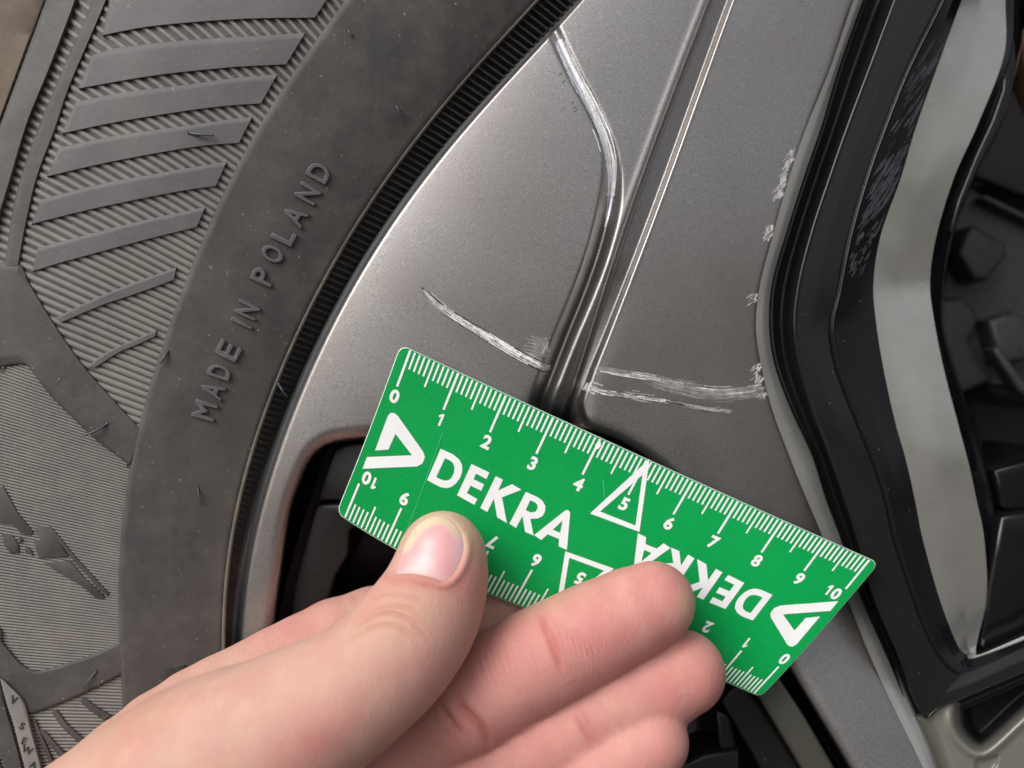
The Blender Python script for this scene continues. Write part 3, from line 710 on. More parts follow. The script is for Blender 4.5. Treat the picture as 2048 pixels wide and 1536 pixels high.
slab('dirty_shoulder', [(-430, 1300), (-430, 1450), (-430, 1610)], [(-66, 1340), (-24, 1440), (6, 1540), (22, 1610)], HB - .2, M['dirt'], 40, 8)
for ch, x, y, s in (('V', 27, 1400, 22), ('S', 44, 1452, 20), ('E', 48, 1482, 20), ('W', 54, 1500, 20), ('A', 66, 1530, 20)):
    v, f = glyph(ch, .02, .02); v[:, :2] -= (v[:, :2].max(0) + v[:, :2].min(0)) / 2; an = R(20)
    q = np.c_[x + (v[:, 0] * math.cos(an) + v[:, 1] * math.sin(an)) * s, y + (v[:, 0] * math.sin(an) - v[:, 1] * math.cos(an)) * s]
    o = mesh_obj('letter', P(q[:, 0], q[:, 1], tz(q[:, 0], q[:, 1]) + HB + .55 + v[:, 2] * 4), np.array(f, dtype=object), M['bead']); tsub(o)
# small square boss by the hand
slab('wear_boss', [(308, 1336), (306, 1350), (306, 1385)], [(372, 1318), (374, 1336), (376, 1372)], HB - .5, M['rubber'], 12, 4)
slab('wear_boss', [(322, 1340), (321, 1350), (321, 1362)], [(372, 1330), (376, 1342), (378, 1356)], HB + .5, M['bead'], 12, 4, 5)

# rubber whiskers
def tube(name, pts, r, mat, parent, seg=7):
    p = resample(np.array(pts, float), 12); x, y, z = L(p[:, 0], p[:, 1], p[:, 2]); c = np.stack([x, y, z], -1)
    t = np.gradient(c, axis=0); t /= np.linalg.norm(t, axis=1)[:, None]; a = np.cross(t, [.3, .2, 1]); a /= np.linalg.norm(a, axis=1)[:, None]; b = np.cross(t, a)
    th_ = np.linspace(0, 2 * np.pi, seg + 1)[:-1]; rr = r * np.r_[1.25, np.linspace(1, .75, 11)]
    v = c[:, None] + rr[:, None, None] * (a[:, None] * np.cos(th_)[None, :, None] + b[:, None] * np.sin(th_)[None, :, None])
    n = len(c); F_ = []
    for i in range(n - 1):
        for j in range(seg): F_.append((i * seg + j, i * seg + (j + 1) % seg, (i + 1) * seg + (j + 1) % seg, (i + 1) * seg + j))
    F_.append(tuple(range(seg))); F_.append(tuple(range((n - 1) * seg, n * seg)))
    o = mesh_obj(name, W(v[..., 0], v[..., 1], v[..., 2]).reshape(-1, 3), np.array(F_, dtype=object), mat); 
    return sub(o, parent)
def whisk(pts, zs, r=.28):
    tube('rubber_whisker', [(x, y, float(tz(x, y)) + HB + z) for (x, y), z in zip(pts, zs)], r, M['whisker'], tyre)
whisk([(377, 266), (400, 269), (428, 271)], [-.1, .7, .9]); whisk([(792, 210), (797, 220), (803, 232)], [-.1, .5, .7], .22)
whisk([(336, 702), (330, 712), (320, 726)], [-.1, .6, .8], .25); whisk([(556, 766), (564, 780), (574, 794)], [.3, 1.8, 1.4], .22)
whisk([(216, 846), (195, 860), (168, 871)], [-.1, .8, .9], .25); whisk([(395, 972), (398, 990), (402, 1010)], [-.1, .6, .7], .2)
whisk([(194, 1341), (180, 1358), (166, 1376)], [-.1, .5, .6], .2); whisk([(696, 60), (700, 66), (704, 72)], [-.1, .3, .4], .25)

# ================================================================== BRAKE behind the spokes
brake = tag(empty('brake_assembly', W(110, 10, -110)), 'dark brake caliper and disc seen behind the black wheel spokes', 'brake'); bpy.context.view_layer.update()
binv = brake.matrix_world.inverted()
def bpart(o): o.parent = brake; o.matrix_parent_inverse = binv; return o
def bprism(name, pts, z, depth, bev_, mat): return bpart(prism(name, pts, z, depth, bev_, mat))
bprism('caliper', [(1890, 330), (1990, 400), (2140, 470), (2300, 520), (2300, 760), (2120, 820), (1990, 790), (1950, 745), (1900, 740), (1840, 560), (1850, 420)], -62, 30, 3, M['brake'])
bprism('caliper_boss', [(1918, 505), (1938, 455), (1950, 448), (1962, 456), (2014, 486), (2016, 510), (1978, 560), (1950, 558)], -52, 12, 1.5, M['brake'])
bprism('caliper_bracket', [(1880, 600), (1920, 592), (1946, 605), (1962, 640), (1940, 680), (1965, 720), (1990, 760), (1900, 800), (1860, 700)], -56, 12, 2, M['brake'])
bprism('caliper_boss', [(1975, 640), (2030, 620), (2080, 650), (2060, 720), (2000, 730)], -55, 12, 2, M['brake'])
bprism('splash_shield', [(1900, 170), (2060, 180), (2300, 240), (2300, 400), (2040, 390), (1900, 330)], -80, 3, 1, M['disc'])
bprism('hub_bracket', [(2045, 60), (2060, 50), (2140, 200), (2120, 260), (2080, 200), (2050, 120)], -34, 8, 1.5, plain('rusty_bracket', lin((120, 86, 74)), .6, .2))
bm = bmesh.new(); bmesh.ops.create_cone(bm, segments=96, radius1=.165, radius2=.165, depth=.024, cap_ends=True)
for v in bm.verts: v.co = Vector((v.co.x, v.co.z, v.co.y))
for v in bm.verts: v.co += Vector(W(183.6, -98, -120))
b2 = bmesh.new(); bmesh.ops.create_cone(b2, segments=96, radius1=.232, radius2=.232, depth=.004, cap_ends=True)  # made-up disc closing the barrel so no sky shows through
for v in b2.verts: v.co = Vector((v.co.x, v.co.z, v.co.y)) + Vector(W(183.6, -98, -190))
mb = bpy.data.meshes.new('sky_blocking_disc'); b2.to_mesh(mb); b2.free(); bpart(link('sky_blocking_disc', mb, M['barrel'], None, None, False))
me = bpy.data.meshes.new('brake_disc'); bm.to_mesh(me); bm.free(); bpart(link('brake_disc', me, M['disc'], None, None, False))

bprism('brake_hose', [(1985, 700), (2000, 690), (2048, 760), (2120, 800), (2120, 820), (2040, 785)], -50, 5, 1.8, M['brake'])
bprism('caliper_rib', [(1960, 395), (1975, 388), (2100, 448), (2095, 462)], -58, 5, 1, M['brake'])
bprism('caliper_rib', [(1930, 760), (1940, 748), (2080, 770), (2075, 784)], -58, 5, 1, M['brake'])
# ================================================================== CARD
CW, CH = 10.4, 3.4
cp = [((0, 0), (800, 690)), ((10.4, 0), (1762, 1127)), ((0, 3.4), (675, 1027)), ((10.4, 3.4), (1523, 1393)),
      ((.2, 0), (824, 700)), ((1.2, 0), (915, 748)), ((2.2, 0), (1009, 792)), ((3.2, 0), (1103, 835)), ((4.2, 0), (1201, 879)), ((5.2, 0), (1296, 922)), ((7.2, 0), (1474, 1003)), ((9.2, 0), (1646, 1078)), ((10.2, 0), (1736, 1116)),
      ((.2, .7), (797, 770)), ((1.2, .7), (890, 813)), ((2.2, .7), (984, 857)), ((3.2, .7), (1076, 900)), ((4.2, .7), (1168, 946)), ((6.2, .7), (1352, 1026)), ((7.2, .7), (1441, 1064)), ((8.2, .7), (1527, 1102)), ((9.2, .7), (1611, 1140)), ((10.2, .7), (1697, 1179)),
      ((.2, 2.7), (713, 975)), ((1.2, 2.7), (801, 1018)), ((4.2, 2.7), (1054, 1146)), ((9.2, 2.7), (1473, 1303)), ((10.2, 2.7), (1552, 1341)), ((9.2, 3.4), (1443, 1350)), ((1.2, 3.4), (774, 1077)), ((4.2, 3.4), (1030, 1212))]
uv = np.array([c[0] for c in cp], float); xy = np.array([c[1] for c in cp], float)
def basis(u, v): u = np.asarray(u, float) / 10; v = np.asarray(v, float) / 3; return np.stack([u * 0 + 1, u, v, u * v, u * u, v * v, u * u * v, u ** 3, u ** 3 * v], -1)
CO = np.linalg.lstsq(basis(uv[:, 0], uv[:, 1]), xy, rcond=None)[0]
def cpx(u, v): r = basis(u, v) @ CO; return r[..., 0], r[..., 1]
def cardz(u, v): return -.1 + .9 * np.asarray(v) - .55 * np.asarray(u) + .045 * (np.asarray(u) - 5) ** 2
def inv(px, py):
    u = np.full(np.shape(px), 4.); v = np.full(np.shape(px), 1.7)
    for _ in range(25):
        x, y = cpx(u, v); e = 1e-3; xu, yu = cpx(u + e, v); xv, yv_ = cpx(u, v + e)
        a, b, c, d_ = (xu - x) / e, (xv - x) / e, (yu - y) / e, (yv_ - y) / e; det = a * d_ - b * c; rx, ry = px - x, py - y
        u = u + (d_ * rx - b * ry) / det; v = v + (-c * rx + a * ry) / det
    return u, v
def CP(u, v, lift=0.):
    x, y = cpx(u, v); return P(x, y, cardz(u, v) + lift)
c0 = CP(5.2, 1.7)
card = tag(empty('ruler_card', tuple(c0)), 'green plastic ruler card with white centimetre scales held against the rim', 'ruler'); bpy.context.view_layer.update()
cinv = card.matrix_world.inverted()
def cpart(o): o.parent = card; o.matrix_parent_inverse = cinv; return o
# body: rounded rectangle grid
def rr_outline(r=.16, n=6):
    pts = []
    for cx, cy, a0 in ((CW - r, r, -90), (CW - r, CH - r, 0), (r, CH - r, 90), (r, r, 180)):
        for k in range(n + 1): a = R(a0 + 90 * k / n); pts.append((cx + r * math.cos(a), cy + r * math.sin(a)))
    return pts
nu, nv = 80, 28
uu, vv = np.meshgrid(np.linspace(0, 1, nu), np.linspace(0, 1, nv)); r_ = .16
U = uu * CW; Vv = vv * CH
# pull corner vertices inside the rounding
for cx, cy, sx, sy in ((r_, r_, -1, -1), (CW - r_, r_, 1, -1), (r_, CH - r_, -1, 1), (CW - r_, CH - r_, 1, 1)):
    dx, dy = (U - cx) * sx, (Vv - cy) * sy; m_ = (dx > 0) & (dy > 0); dd = np.hypot(dx, dy); mx = np.maximum(dx, dy)
    f_ = np.where(m_, mx / np.maximum(dd, 1e-9), 1); U = np.where(m_, cx + (U - cx) * f_, U); Vv = np.where(m_, cy + (Vv - cy) * f_, Vv)
TH_ = .7
top = CP(U, Vv, 0.); bot = CP(U, Vv, -TH_); n = nu * nv
F_ = [gridfaces(nv, nu), gridfaces(nv, nu, n)[:, ::-1]]
body = cpart(mesh_obj('card_body', np.concatenate([top.reshape(-1, 3), bot.reshape(-1, 3)]), np.concatenate(F_), M['card']))
ring = [(0, j) for j in range(nu)] + [(i, nu - 1) for i in range(1, nv)] + [(nv - 1, j) for j in range(nu - 2, -1, -1)] + [(i, 0) for i in range(nv - 2, 0, -1)]
ru = np.array([U[i, j] for i, j in ring]); rv = np.array([Vv[i, j] for i, j in ring]); k = len(ring)
cu_, cv_ = ru - CW / 2, rv - CH / 2
rows = []
for gz, grow in ((0.0, 0), (-.12, .012), (-.5, .012), (-TH_, 0)):
    uu_ = ru + np.clip(cu_ * 10, -1, 1) * grow * (np.abs(cu_) > CW / 2 - .2); vv_ = rv + np.clip(cv_ * 10, -1, 1) * grow * (np.abs(cv_) > CH / 2 - .2)
    rows.append(CP(uu_, vv_, gz))
ev = np.stack(rows, 0); ev = np.concatenate([ev, ev[:, :1]], 1)
cpart(mesh_obj('card_edge', ev.reshape(-1, 3), gridfaces(4, k + 1), M['cardedge']))

# print
LIFT = .06
class Print:
    def __init__(s): s.v = []; s.f = []; s.n = 0
    def quad(s, a, b, w_, lift=LIFT, seg=1):
        a = np.array(a, float); b = np.array(b, float); d_ = b - a; d_ /= np.hypot(*d_); nn = np.array([-d_[1], d_[0]]) * w_ / 2
        for t0 in range(seg):
            p, q = a + (b - a) * t0 / seg, a + (b - a) * (t0 + 1) / seg
            c = np.array([p - nn, q - nn, q + nn, p + nn]); s.v.append(CP(c[:, 0], c[:, 1], lift)); s.f.append((s.n, s.n + 1, s.n + 2, s.n + 3)); s.n += 4
    def poly(s, loops, lift=LIFT):
        tri = tessellate_polygon([[Vector((x, y, 0)) for x, y in lp] for lp in loops]); pts = np.array([p for lp in loops for p in lp], float)
        s.v.append(CP(pts[:, 0], pts[:, 1], lift)); s.f += [tuple(i + s.n for i in t) for t in tri]; s.n += len(pts)
    def glyph(s, ch, u, v, h, rot=False, lift=LIFT, wide=1.0):
        gv, gf = glyph(ch, 0, 0, .04, 4); gv = gv.copy(); mn, mx = gv[:, :2].min(0), gv[:, :2].max(0); gv[:, :2] -= (mn + mx) / 2; k_ = h / .73
        du, dv = gv[:, 0] * k_ * wide, -gv[:, 1] * k_
        if rot: du, dv = -du, -dv
        s.v.append(CP(u + du, v + dv, lift)); s.f += [tuple(i + s.n for i in t) for t in gf]; s.n += len(gv)
    def done(s, name, label=None):
        o = cpart(mesh_obj(name, np.concatenate(s.v), np.array(s.f, dtype=object), M['print'], None, None, False))
        if label: o['label'] = label
        return o
def one(s, u, v, h, flip):
    k_ = h; pts = [(-.02, -.5), (.17, -.5), (.17, .5), (-.03, .5), (-.03, -.24), (-.2, -.12), (-.27, -.26)]
    s.poly([[(u + (-x if flip else x) * k_, v + (-y if flip else y) * k_) for x, y in pts]])
for flip in (False, True):
    T = (lambda u, v: (CW - u, CH - v)) if flip else (lambda u, v: (u, v))
    pr = Print()
    for k in range(101):
        u = .2 + k * .1
        ln = .72 if k % 10 == 0 else (.50 if k % 5 == 0 else .34)
        wd = .045 if k % 10 == 0 else .036
        pr.quad(T(u, .015), T(u, ln), wd, LIFT)
    pr.done('scale_marks', 'upside down lower centimetre scale' if flip else 'upper centimetre scale')
    for k in range(11):
        p2 = Print()
        u, v = T(.22 + k, .905)
        if k == 10:
            a = T(.2 + k - .29, .87); b = T(.2 + k - .10, .885); one(p2, a[0], a[1], .225, flip); p2.glyph('0', b[0], b[1], .235, flip, wide=1.12)
        elif k == 1: one(p2, u, v, .225, flip)
        else: p2.glyph(str(k), u, v, .235, flip, wide=1.12)
        p2.done('digit')
def frompx(pts, off_, s): p = np.array(pts, float) / s + np.array(off_, float); u, v = inv(p[:, 0], p[:, 1]); return np.c_[u, v]
O3 = (840, 860)
letters = [
 [[(265, 240), (420, 310), (500, 375), (540, 450), (540, 540), (510, 620), (455, 690), (400, 730), (330, 745), (260, 730), (180, 690), (90, 640)], [(320, 360), (385, 390), (425, 425), (442, 480), (435, 550), (405, 610), (370, 640), (320, 648), (265, 632), (208, 602)]],
 [[(660, 435), (888, 545), (850, 628), (718, 558), (686, 630), (822, 695), (785, 778), (648, 712), (600, 808), (735, 885), (695, 958), (475, 835)]],
 [[(970, 590), (1062, 637), (1000, 775), (1180, 693), (1298, 765), (1050, 862), (1112, 1190), (988, 1118), (945, 880), (862, 1050), (772, 998)]],
 [[(1355, 792), (1510, 862), (1570, 910), (1605, 975), (1600, 1045), (1565, 1105), (1500, 1135), (1412, 1135), (1455, 1352), (1345, 1303), (1312, 1100), (1230, 1255), (1145, 1200)], [(1412, 898), (1470, 925), (1500, 955), (1508, 1000), (1480, 1045), (1420, 1055), (1352, 1028)]],
 [[(1460, 1345), (1840, 1045), (1870, 1023), (1905, 1030), (1922, 1065), (1880, 1536), (1775, 1488), (1780, 1395), (1635, 1335), (1550, 1408)], [(1825, 1160), (1795, 1318), (1700, 1275)]]]
logo = [(750, 901), (776, 831.5), (781, 826), (788, 826), (795, 831), (846, 903), (850, 914), (845, 927), (834, 933), (725, 937.5), (734, 914), (824, 910.5), (791, 867.5), (777, 899)]
tri5 = [[(1299, 918), (1279, 1064), (1180, 1027)], [(1285, 950), (1271, 1051), (1200, 1023)]]
for flip in (False, True):
    fx = (lambda a: np.c_[CW - a[:, 0], CH - a[:, 1]]) if flip else (lambda a: a)
    for k, lp in enumerate(letters):
        p2 = Print(); p2.poly([fx(frompx(l_, O3, 6.4)).tolist() for l_ in lp]); p2.done('letter')
    p2 = Print(); p2.poly([fx(frompx(logo, (0, 0), 1)).tolist()]); p2.done('logo_mark')
    p2 = Print(); p2.poly([fx(frompx(l_, (0, 0), 1)).tolist() for l_ in tri5], LIFT + .03); p2.done('triangle_mark')
p2 = Print(); du = frompx([(1196, 891)], (0, 0), 1)[0]
p2.poly([[(du[0] + .05 * math.cos(a) * (1.0), du[1] + .075 * math.sin(a)) for a in np.linspace(0, 2 * math.pi, 13)[:-1]]], LIFT + .03); p2.done('print_blob')

M['wear'] = plain('pale_card_scratch', lin((70, 196, 130)), .4)
for a, b, w_ in (((1.35, 1.1), (1.5, 3.1), .012), (tuple(frompx([(1206, 959)], (0, 0), 1)[0]), tuple(frompx([(1209, 996)], (0, 0), 1)[0]), .014)):
    p2 = Print(); p2.quad(a, b, w_, LIFT + .01, 6); o = p2.done('hairline_scratch'); o.data.materials[0] = M['wear']
# ================================================================== HAND
def J(px, py, z, rpx): x, y, z_ = L(px, py, z); return (float(x), float(y), float(z_), rpx * .1 * (D - z) / D)
HAND = dict(
 thumb=[J(886, 1106, 11.2, 84), J(876, 1165, 12.6, 95), J(838, 1245, 14.5, 112), J(778, 1322, 17, 117), J(690, 1390, 19, 128), J(560, 1470, 19, 158), J(400, 1572, 18, 200), J(240, 1710, 14, 232)],
 index=[J(1150, 1190, -9.5, 64), J(1000, 1225, -8.5, 76), J(750, 1262, -5, 86), J(610, 1320, 0, 88), J(500, 1372, 5, 84), J(390, 1430, 8, 88), J(265, 1545, 10, 112), J(160, 1690, 10, 140)],
 middle=[J(1306, 1206, 7.4, 83), J(1200, 1256, 7.6, 92), J(1125, 1296, 7.2, 96), J(1060, 1330, 6.2, 100), J(950, 1395, 4, 103), J(860, 1450, 0, 98), J(700, 1560, -2, 115)],
 ring=[J(1366, 1345, 5, 84), J(1255, 1395, 4.6, 92), J(1160, 1445, 4, 97), J(1080, 1490, 3, 98), J(980, 1545, 0, 100), J(820, 1650, -3, 110)],
 pinky=[J(1302, 1484, 9.5, 75), J(1200, 1542, 8.5, 82), J(1080, 1620, 5, 92)],
 palm=[J(840, 1590, -8, 150), J(620, 1600, 0, 160), J(400, 1650, 4, 200)])
SQ = dict(thumb=.86, index=.95, middle=.9, ring=.9, pinky=.92, palm=.8)
def cone(Q, a, b):
    a3, b3 = np.array(a[:3]), np.array(b[:3]); d_ = b3 - a3; t = np.clip(((Q - a3) @ d_) / (d_ @ d_), 0, 1)
    c = a3 + t[..., None] * d_; return np.linalg.norm(Q - c, axis=-1) - (a[3] + (b[3] - a[3]) * t)
def smin(a, b, k): h = np.clip(.5 + .5 * (b - a) / k, 0, 1); return b + (a - b) * h - k * h * (1 - h)
def sdf(Q):
    r = None
    for nm, kf in (('palm', 6.), ('index', 3.), ('pinky', .7), ('ring', .7), ('middle', .7), ('thumb', 1.0)):
        ch = HAND[nm]; f = None
        for a, b in zip(ch[:-1], ch[1:]):
            c = cone(Q, a, b); f = c if f is None else smin(f, c, 1.6)
        r = f if r is None else smin(r, f, kf if nm != 'thumb' else 1.1)
    return r
def sdf_grid(X, Y, Z):
    Q = np.stack(np.meshgrid(X, Y, Z, indexing='ij'), -1).astype(np.float32)
    return sdf(Q)
for nm in HAND:
    c_ = np.array(HAND[nm]); q_ = []
    for i in range(len(c_) - 1):
        p0, p1, p2_, p3 = c_[max(i - 1, 0)], c_[i], c_[i + 1], c_[min(i + 2, len(c_) - 1)]
        for s_ in (0, .5): q_.append(.5 * ((2 * p1) + (-p0 + p2_) * s_ + (2 * p0 - 5 * p1 + 4 * p2_ - p3) * s_ * s_ + (-p0 + 3 * p1 - 3 * p2_ + p3) * s_ ** 3))
    q_.append(c_[-1]); HAND[nm] = [tuple(v) for v in q_]
vs = .66
X = np.arange(-125, 48, vs); Y = np.arange(-95, -14, vs); Z = np.arange(-24, 46, vs)
G = np.empty((len(X), len(Y), len(Z)), np.float32)
for i0 in range(0, len(X), 40): G[i0:i0 + 40] = sdf_grid(X[i0:i0 + 40], Y, Z)
# surface nets
S_ = G < 0
cs = np.zeros((len(X) - 1, len(Y) - 1, len(Z) - 1), np.uint8)
for a in (0, 1):
    for b in (0, 1):
        for c in (0, 1): cs += S_[a:len(X) - 1 + a, b:len(Y) - 1 + b, c:len(Z) - 1 + c]
act = (cs > 0) & (cs < 8); ids = np.full(act.shape, -1, np.int64); ids[act] = np.arange(act.sum())
I, Jx, K = np.nonzero(act)
acc = np.zeros((len(I), 3)); cnt = np.zeros(len(I))
cor = [(a, b, c) for a in (0, 1) for b in (0, 1) for c in (0, 1)]
for p in cor:
    for ax in range(3):
        if p[ax] == 0:
            q = list(p); q[ax] = 1
            ga = G[I + p[0], Jx + p[1], K + p[2]]; gb = G[I + q[0], Jx + q[1], K + q[2]]; m_ = (ga < 0) != (gb < 0)
            t = ga / (ga - gb + 1e-12)
            for c_ in range(3): acc[:, c_] += np.where(m_, p[c_] + (t if c_ == ax else 0), 0)
            cnt += m_
pos = np.stack([X[0] + (I + acc[:, 0] / cnt) * vs, Y[0] + (Jx + acc[:, 1] / cnt) * vs, Z[0] + (K + acc[:, 2] / cnt) * vs], -1)
F_ = []
for ax in range(3):
    o1, o2 = [(1, 2), (2, 0), (0, 1)][ax]
    sl0 = [slice(None)] * 3; sl1 = [slice(None)] * 3; sl0[ax] = slice(0, -1); sl1[ax] = slice(1, None)
    a_, b_ = S_[tuple(sl0)], S_[tuple(sl1)]; ch = np.argwhere(a_ != b_); sgn = a_[tuple(ch.T)]
    ok = (ch[:, o1] > 0) & (ch[:, o2] > 0) & (ch[:, o1] < ids.shape[o1]) & (ch[:, o2] < ids.shape[o2]); ch = ch[ok]; sgn = sgn[ok]
    def idx(d1, d2): c = ch.copy(); c[:, o1] -= d1; c[:, o2] -= d2; return ids[tuple(c.T)]
    q = np.stack([idx(1, 1), idx(0, 1), idx(0, 0), idx(1, 0)], -1)
    q[~sgn] = q[~sgn][:, ::-1]; F_.append(q)
F_ = np.concatenate(F_); F_ = F_[(F_ >= 0).all(1)]
def grad(Q, e=.25):
    g_ = np.stack([sdf(Q + np.array(v_) * e) - sdf(Q - np.array(v_) * e) for v_ in ((1, 0, 0), (0, 1, 0), (0, 0, 1))], -1); return g_ / (np.linalg.norm(g_, axis=1)[:, None] + 1e-9)
# one round of Catmull-Clark-like refinement through a modifier, then back onto the surface
me = bpy.data.meshes.new('tmp'); me.vertices.add(len(pos)); me.vertices.foreach_set('co', pos.astype(np.float32).ravel())
me.loops.add(F_.size); me.loops.foreach_set('vertex_index', F_.astype(np.int32).ravel()); me.polygons.add(len(F_)); me.polygons.foreach_set('loop_start', np.arange(len(F_), dtype=np.int32) * 4); me.update(calc_edges=True); me.validate()
to = bpy.data.objects.new('tmp', me); C.objects.link(to)
sm = to.modifiers.new('s', 'SMOOTH'); sm.factor = .5; sm.iterations = 4
ss = to.modifiers.new('d', 'SUBSURF'); ss.levels = 1; ss.render_levels = 1
bpy.context.view_layer.update(); m2 = bpy.data.meshes.new_from_object(to.evaluated_get(bpy.context.evaluated_depsgraph_get()))
q = np.zeros(len(m2.vertices) * 3, np.float32); m2.vertices.foreach_get('co', q); q = q.reshape(-1, 3).astype(float)
bpy.data.objects.remove(to)
N = grad(q)
def topx(Q): k_ = (D - Q[:, 2]) / D * .1; return 1024 + Q[:, 0] / k_, 768 - Q[:, 1] / k_
qx, qy = topx(q); front = np.clip(N[:, 2], 0, 1)
disp = np.zeros(len(q)); red = np.zeros(len(q))
vis = front > .05
def near(nm, segs=None):
    """closest chain, to keep a crease on its own finger"""
    f = None
    for a, b in zip(HAND[nm][:-1], HAND[nm][1:]):
        c = cone(q, a, b); f = c if f is None else np.minimum(f, c)
    return f
own = {k_: near(k_) for k_ in HAND}; names_ = list(own); who = np.argmin(np.stack([own[k_] for k_ in names_]), 0)
def crease(nm, pts, depth, wpx, redness=.5):
    m_ = vis & (who == names_.index(nm)); d_ = polydist(qx[m_], qy[m_], resample(pts, 24)[:, :2], False)
    g_ = np.exp(-(d_ / wpx) ** 2); e = resample(pts, 24)[[0, -1], :2]
    de = np.minimum(np.hypot(qx[m_] - e[0, 0], qy[m_] - e[0, 1]), np.hypot(qx[m_] - e[1, 0], qy[m_] - e[1, 1])); ft = 1 - np.exp(-(de / 22) ** 2); g_ = g_ * ft; redness = redness * ft
    disp[m_] -= depth * g_; disp[m_] += depth * .25 * ft * np.exp(-((d_ - 2.4 * wpx) / (1.3 * wpx)) ** 2); red[m_] += redness * np.exp(-(d_ / (wpx * 2.2)) ** 2)
# finger creases on the middle and ring fingers
crease('middle', [(1078, 1215), (1092, 1262), (1112, 1310), (1130, 1352)], .36, 4.5, .7)
crease('middle', [(1096, 1240), (1112, 1280), (1128, 1322)], .22, 3.5, .5)
for k in range(6): crease('middle', [(1104 + k * 10, 1226 + k * 5), (1124 + k * 12, 1270 + k * 5), (1136 + k * 11, 1315 + k * 3)], .18, 2.4, .2)
for k in range(9): crease('middle', [(950 + k * 13, 1290 - k * 4), (962 + k * 13, 1340 - k * 4), (990 + k * 12, 1400 - k * 5)], .15, 2.6, .1)
crease('middle', [(905, 1392), (935, 1425), (968, 1462), (985, 1500)], .6, 7, .8)
crease('middle', [(872, 1402), (900, 1440), (930, 1480)], .5, 6, .7)
crease('ring', [(1142, 1420), (1160, 1445), (1178, 1475), (1200, 1500)], .35, 4, .6)
crease('ring', [(1154, 1405), (1176, 1440), (1200, 1478)], .22, 3.5, .35)
# thumb knuckle
for pts, dp_, wp in (([(700, 1262), (745, 1232), (790, 1228), (830, 1246), (852, 1268)], (.40), 3.2), ([(712, 1244), (760, 1216), (812, 1214), (850, 1236)], .3, 2.8), ([(690, 1290), (740, 1256), (790, 1252), (838, 1282)], .26, 3.2), ([(735, 1200), (780, 1188), (830, 1196), (862, 1218)], .2, 2.6), ([(815, 1250), (840, 1262), (865, 1282)], .3, 2.8)):
    crease('thumb', pts, dp_, wp, .3)
crease('index', [(706, 1176), (712, 1195), (722, 1214)], .4, 6, .4)
# nail bed
nail = resample([(789, 1149), (797, 1118), (806, 1089), (819, 1067), (835, 1049), (856, 1035), (880, 1030), (896, 1036), (912, 1048), (925, 1068), (929, 1097), (922, 1125), (908, 1149), (896, 1160), (884, 1163), (869, 1158), (848, 1153), (828, 1149), (805, 1148), (789, 1149)], 70)[:-1, :2]
m_ = vis & (who == names_.index('thumb')); dn, inn = polydist(qx[m_], qy[m_], nail); dn = np.where(inn, dn, -dn)
dd_ = np.zeros(m_.sum()); dd_ -= .55 * sstep(-5, 4, dn); dd_ += .32 * np.exp(-((dn + 9) / 7) ** 2) * sstep(1050, 1110, qy[m_]); disp[m_] += dd_
base_fold = np.exp(-((dn + 12) / 12) ** 2) * sstep(1130, 1165, qy[m_])
redt = red[m_]; redt += .45 * base_fold; red[m_] = redt
# thumb web furrow and slow irregularity
crease('thumb', [(552, 1302), (640, 1268), (700, 1236)], .1, 6, .1)
q = q + N * (disp * front ** .5)[:, None]
q = q + N * (.12 * np.sin(q[:, :1] * .31 + 1) * np.sin(q[:, 1:2] * .27) * np.sin(q[:, 2:3] * .2 + 2))
v_w = W(q[:, 0], q[:, 1], q[:, 2]); m2.vertices.foreach_set('co', v_w.astype(np.float32).ravel())
hand = bpy.data.objects.new('hand', m2); C.objects.link(hand); m2.materials.clear(); m2.materials.append(M['skin'])
m2.polygons.foreach_set('use_smooth', [True] * len(m2.polygons)); m2.update()
tag(hand, 'bare hand pinching the green ruler card between thumb and fingers', 'hand')
base_c = np.array(lin((222, 178, 158))); pink = np.array(lin((226, 148, 142))); yel = np.array(lin((236, 208, 170))); redc = np.array(lin((196, 98, 88))); tan = np.array(lin((212, 168, 138)))
col = np.repeat(base_c[None], len(q), 0)
def blob(c, x, y, sx, sy, a, an=0, nm=None):
    global col
    ca, sa = math.cos(R(an)), math.sin(R(an)); u_ = (qx - x) * ca + (qy - y) * sa; v_ = -(qx - x) * sa + (qy - y) * ca
    g_ = a * np.exp(-(u_ / sx) ** 2 - (v_ / sy) ** 2)
    if nm: g_ = g_ * (who == names_.index(nm))
    col = col + (c - col) * g_[:, None]
for nm, a in (('middle', .65), ('ring', .62), ('pinky', .6), ('palm', .5)): blob(pink, 1100, 1350, 1e4, 1e4, a, 0, nm)
blob(pink, 1200, 1250, 90, 45, .5, -25, 'middle'); blob(redc, 1240, 1260, 60, 30, .25, -25, 'middle'); blob(pink, 1330, 1390, 70, 45, .5, -25, 'ring')
blob(yel, 1375, 1215, 22, 40, .6, 0, 'middle'); blob(tan, 1120, 1200, 90, 18, .5, -22, 'middle')
blob(yel, 935, 1062, 38, 48, .9, 0, 'thumb'); blob(yel, 880, 1026, 60, 16, .7, 0, 'thumb'); blob(pink, 935, 1180, 40, 60, .7, 0, 'thumb'); blob(redc, 840, 1170, 60, 16, .35, 10, 'thumb')
blob(tan, 790, 1230, 90, 50, .6, -30, 'thumb'); blob(pink, 640, 1480, 130, 60, .5, -30, 'thumb'); blob(redc, 640, 1480, 40, 26, .25, 0, 'thumb'); blob(pink, 860, 1340, 60, 90, .35, 20, 'thumb')
blob(tan, 250, 1450, 120, 60, .6, -30); blob(pink, 590, 1250, 130, 40, .5, -25, 'index')
r_c = np.clip(red, 0, 1)[:, None] * .7; col = col + (redc - col) * r_c
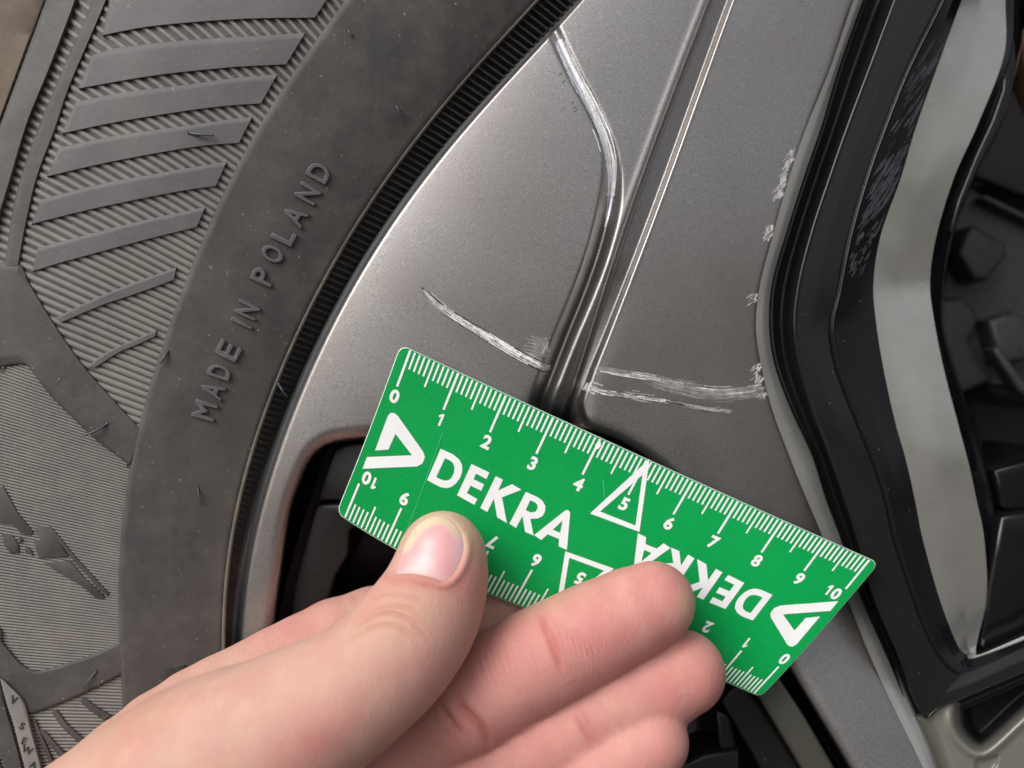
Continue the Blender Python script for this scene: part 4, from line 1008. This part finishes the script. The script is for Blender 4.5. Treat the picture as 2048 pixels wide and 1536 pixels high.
a_ = m2.color_attributes.new('tone', 'FLOAT_COLOR', 'POINT'); cc = np.ones((len(q), 4), np.float32); cc[:, :3] = col * np.array([.69, .69, .72]); a_.data.foreach_set('color', cc.ravel())
# thumbnail lying in its bed
def front_z(px, py):
    z = np.full(np.shape(px), 40.)
    for _ in range(40):
        x, y, z_ = L(px, py, z); d_ = sdf(np.stack([x, y, z_], -1)); z = z - np.maximum(d_, 0) * .9
    return z
gx, gy = np.meshgrid(np.linspace(0, 1, 40), np.linspace(0, 1, 40)); cen = np.array([862., 1098.])
ring_ = resample(np.vstack([nail, nail[:1]]), 97, False)[:-1, :2]
rs = np.linspace(0, 1, 26); PXn = cen[0] + (ring_[:, 0] - cen[0])[None] * rs[:, None]; PYn = cen[1] + (ring_[:, 1] - cen[1])[None] * rs[:, None]
zn = front_z(PXn, PYn); e_ = 1 - rs[:, None]
zn = zn - .50 + .42 * (1 - rs[:, None] ** 3) * 1.0 - .15 * (rs[:, None] > .99)
# a free edge stands a little proud at the tip
tipw = sstep(1075, 1040, PYn) if False else (1 - sstep(1040, 1075, PYn)); zn = zn + .22 * tipw * sstep(.5, .95, rs)[:, None]
PXn = np.concatenate([PXn, PXn[:, :1]], 1); PYn = np.concatenate([PYn, PYn[:, :1]], 1); zn = np.concatenate([zn, zn[:, :1]], 1)
no = grid_obj('thumbnail', PXn, PYn, zn, M['nail']); no.parent = hand
npk, nlun, nfree, nside = (np.array(lin(c)) for c in ((240, 178, 180), (226, 190, 188), (236, 212, 182), (246, 208, 214)))
x_, y_ = PXn.ravel(), PYn.ravel(); nc = np.repeat(npk[None], len(x_), 0)
dtp = polydist(x_, y_, [(806, 1085), (819, 1064), (835, 1046), (856, 1032), (880, 1027), (896, 1033), (912, 1046), (922, 1062)], False); tf = 1 - sstep(15, 24, dtp); nc = nc + (nfree - nc) * tf[:, None]
dl = np.hypot((x_ - 842) / 40, (y_ - 1152) / 50); lf = 1 - sstep(.8, 1.0, dl); nc = nc + (nlun - nc) * (lf * .75)[:, None]
sf = sstep(895, 925, x_) * sstep(1060, 1090, y_); nc = nc + (nside - nc) * (sf * .8)[:, None]
cut = np.concatenate([np.repeat(rs[:, None], 97, 1)]).ravel()
ce = (cut > .95) & (y_ > 1120); nc[ce] = np.array(lin((232, 200, 192)))
ce = (cut > .965) & (y_ < 1060); nc[ce] = np.array(lin((214, 180, 140)))
attr(no, 'tone', nc * .76)
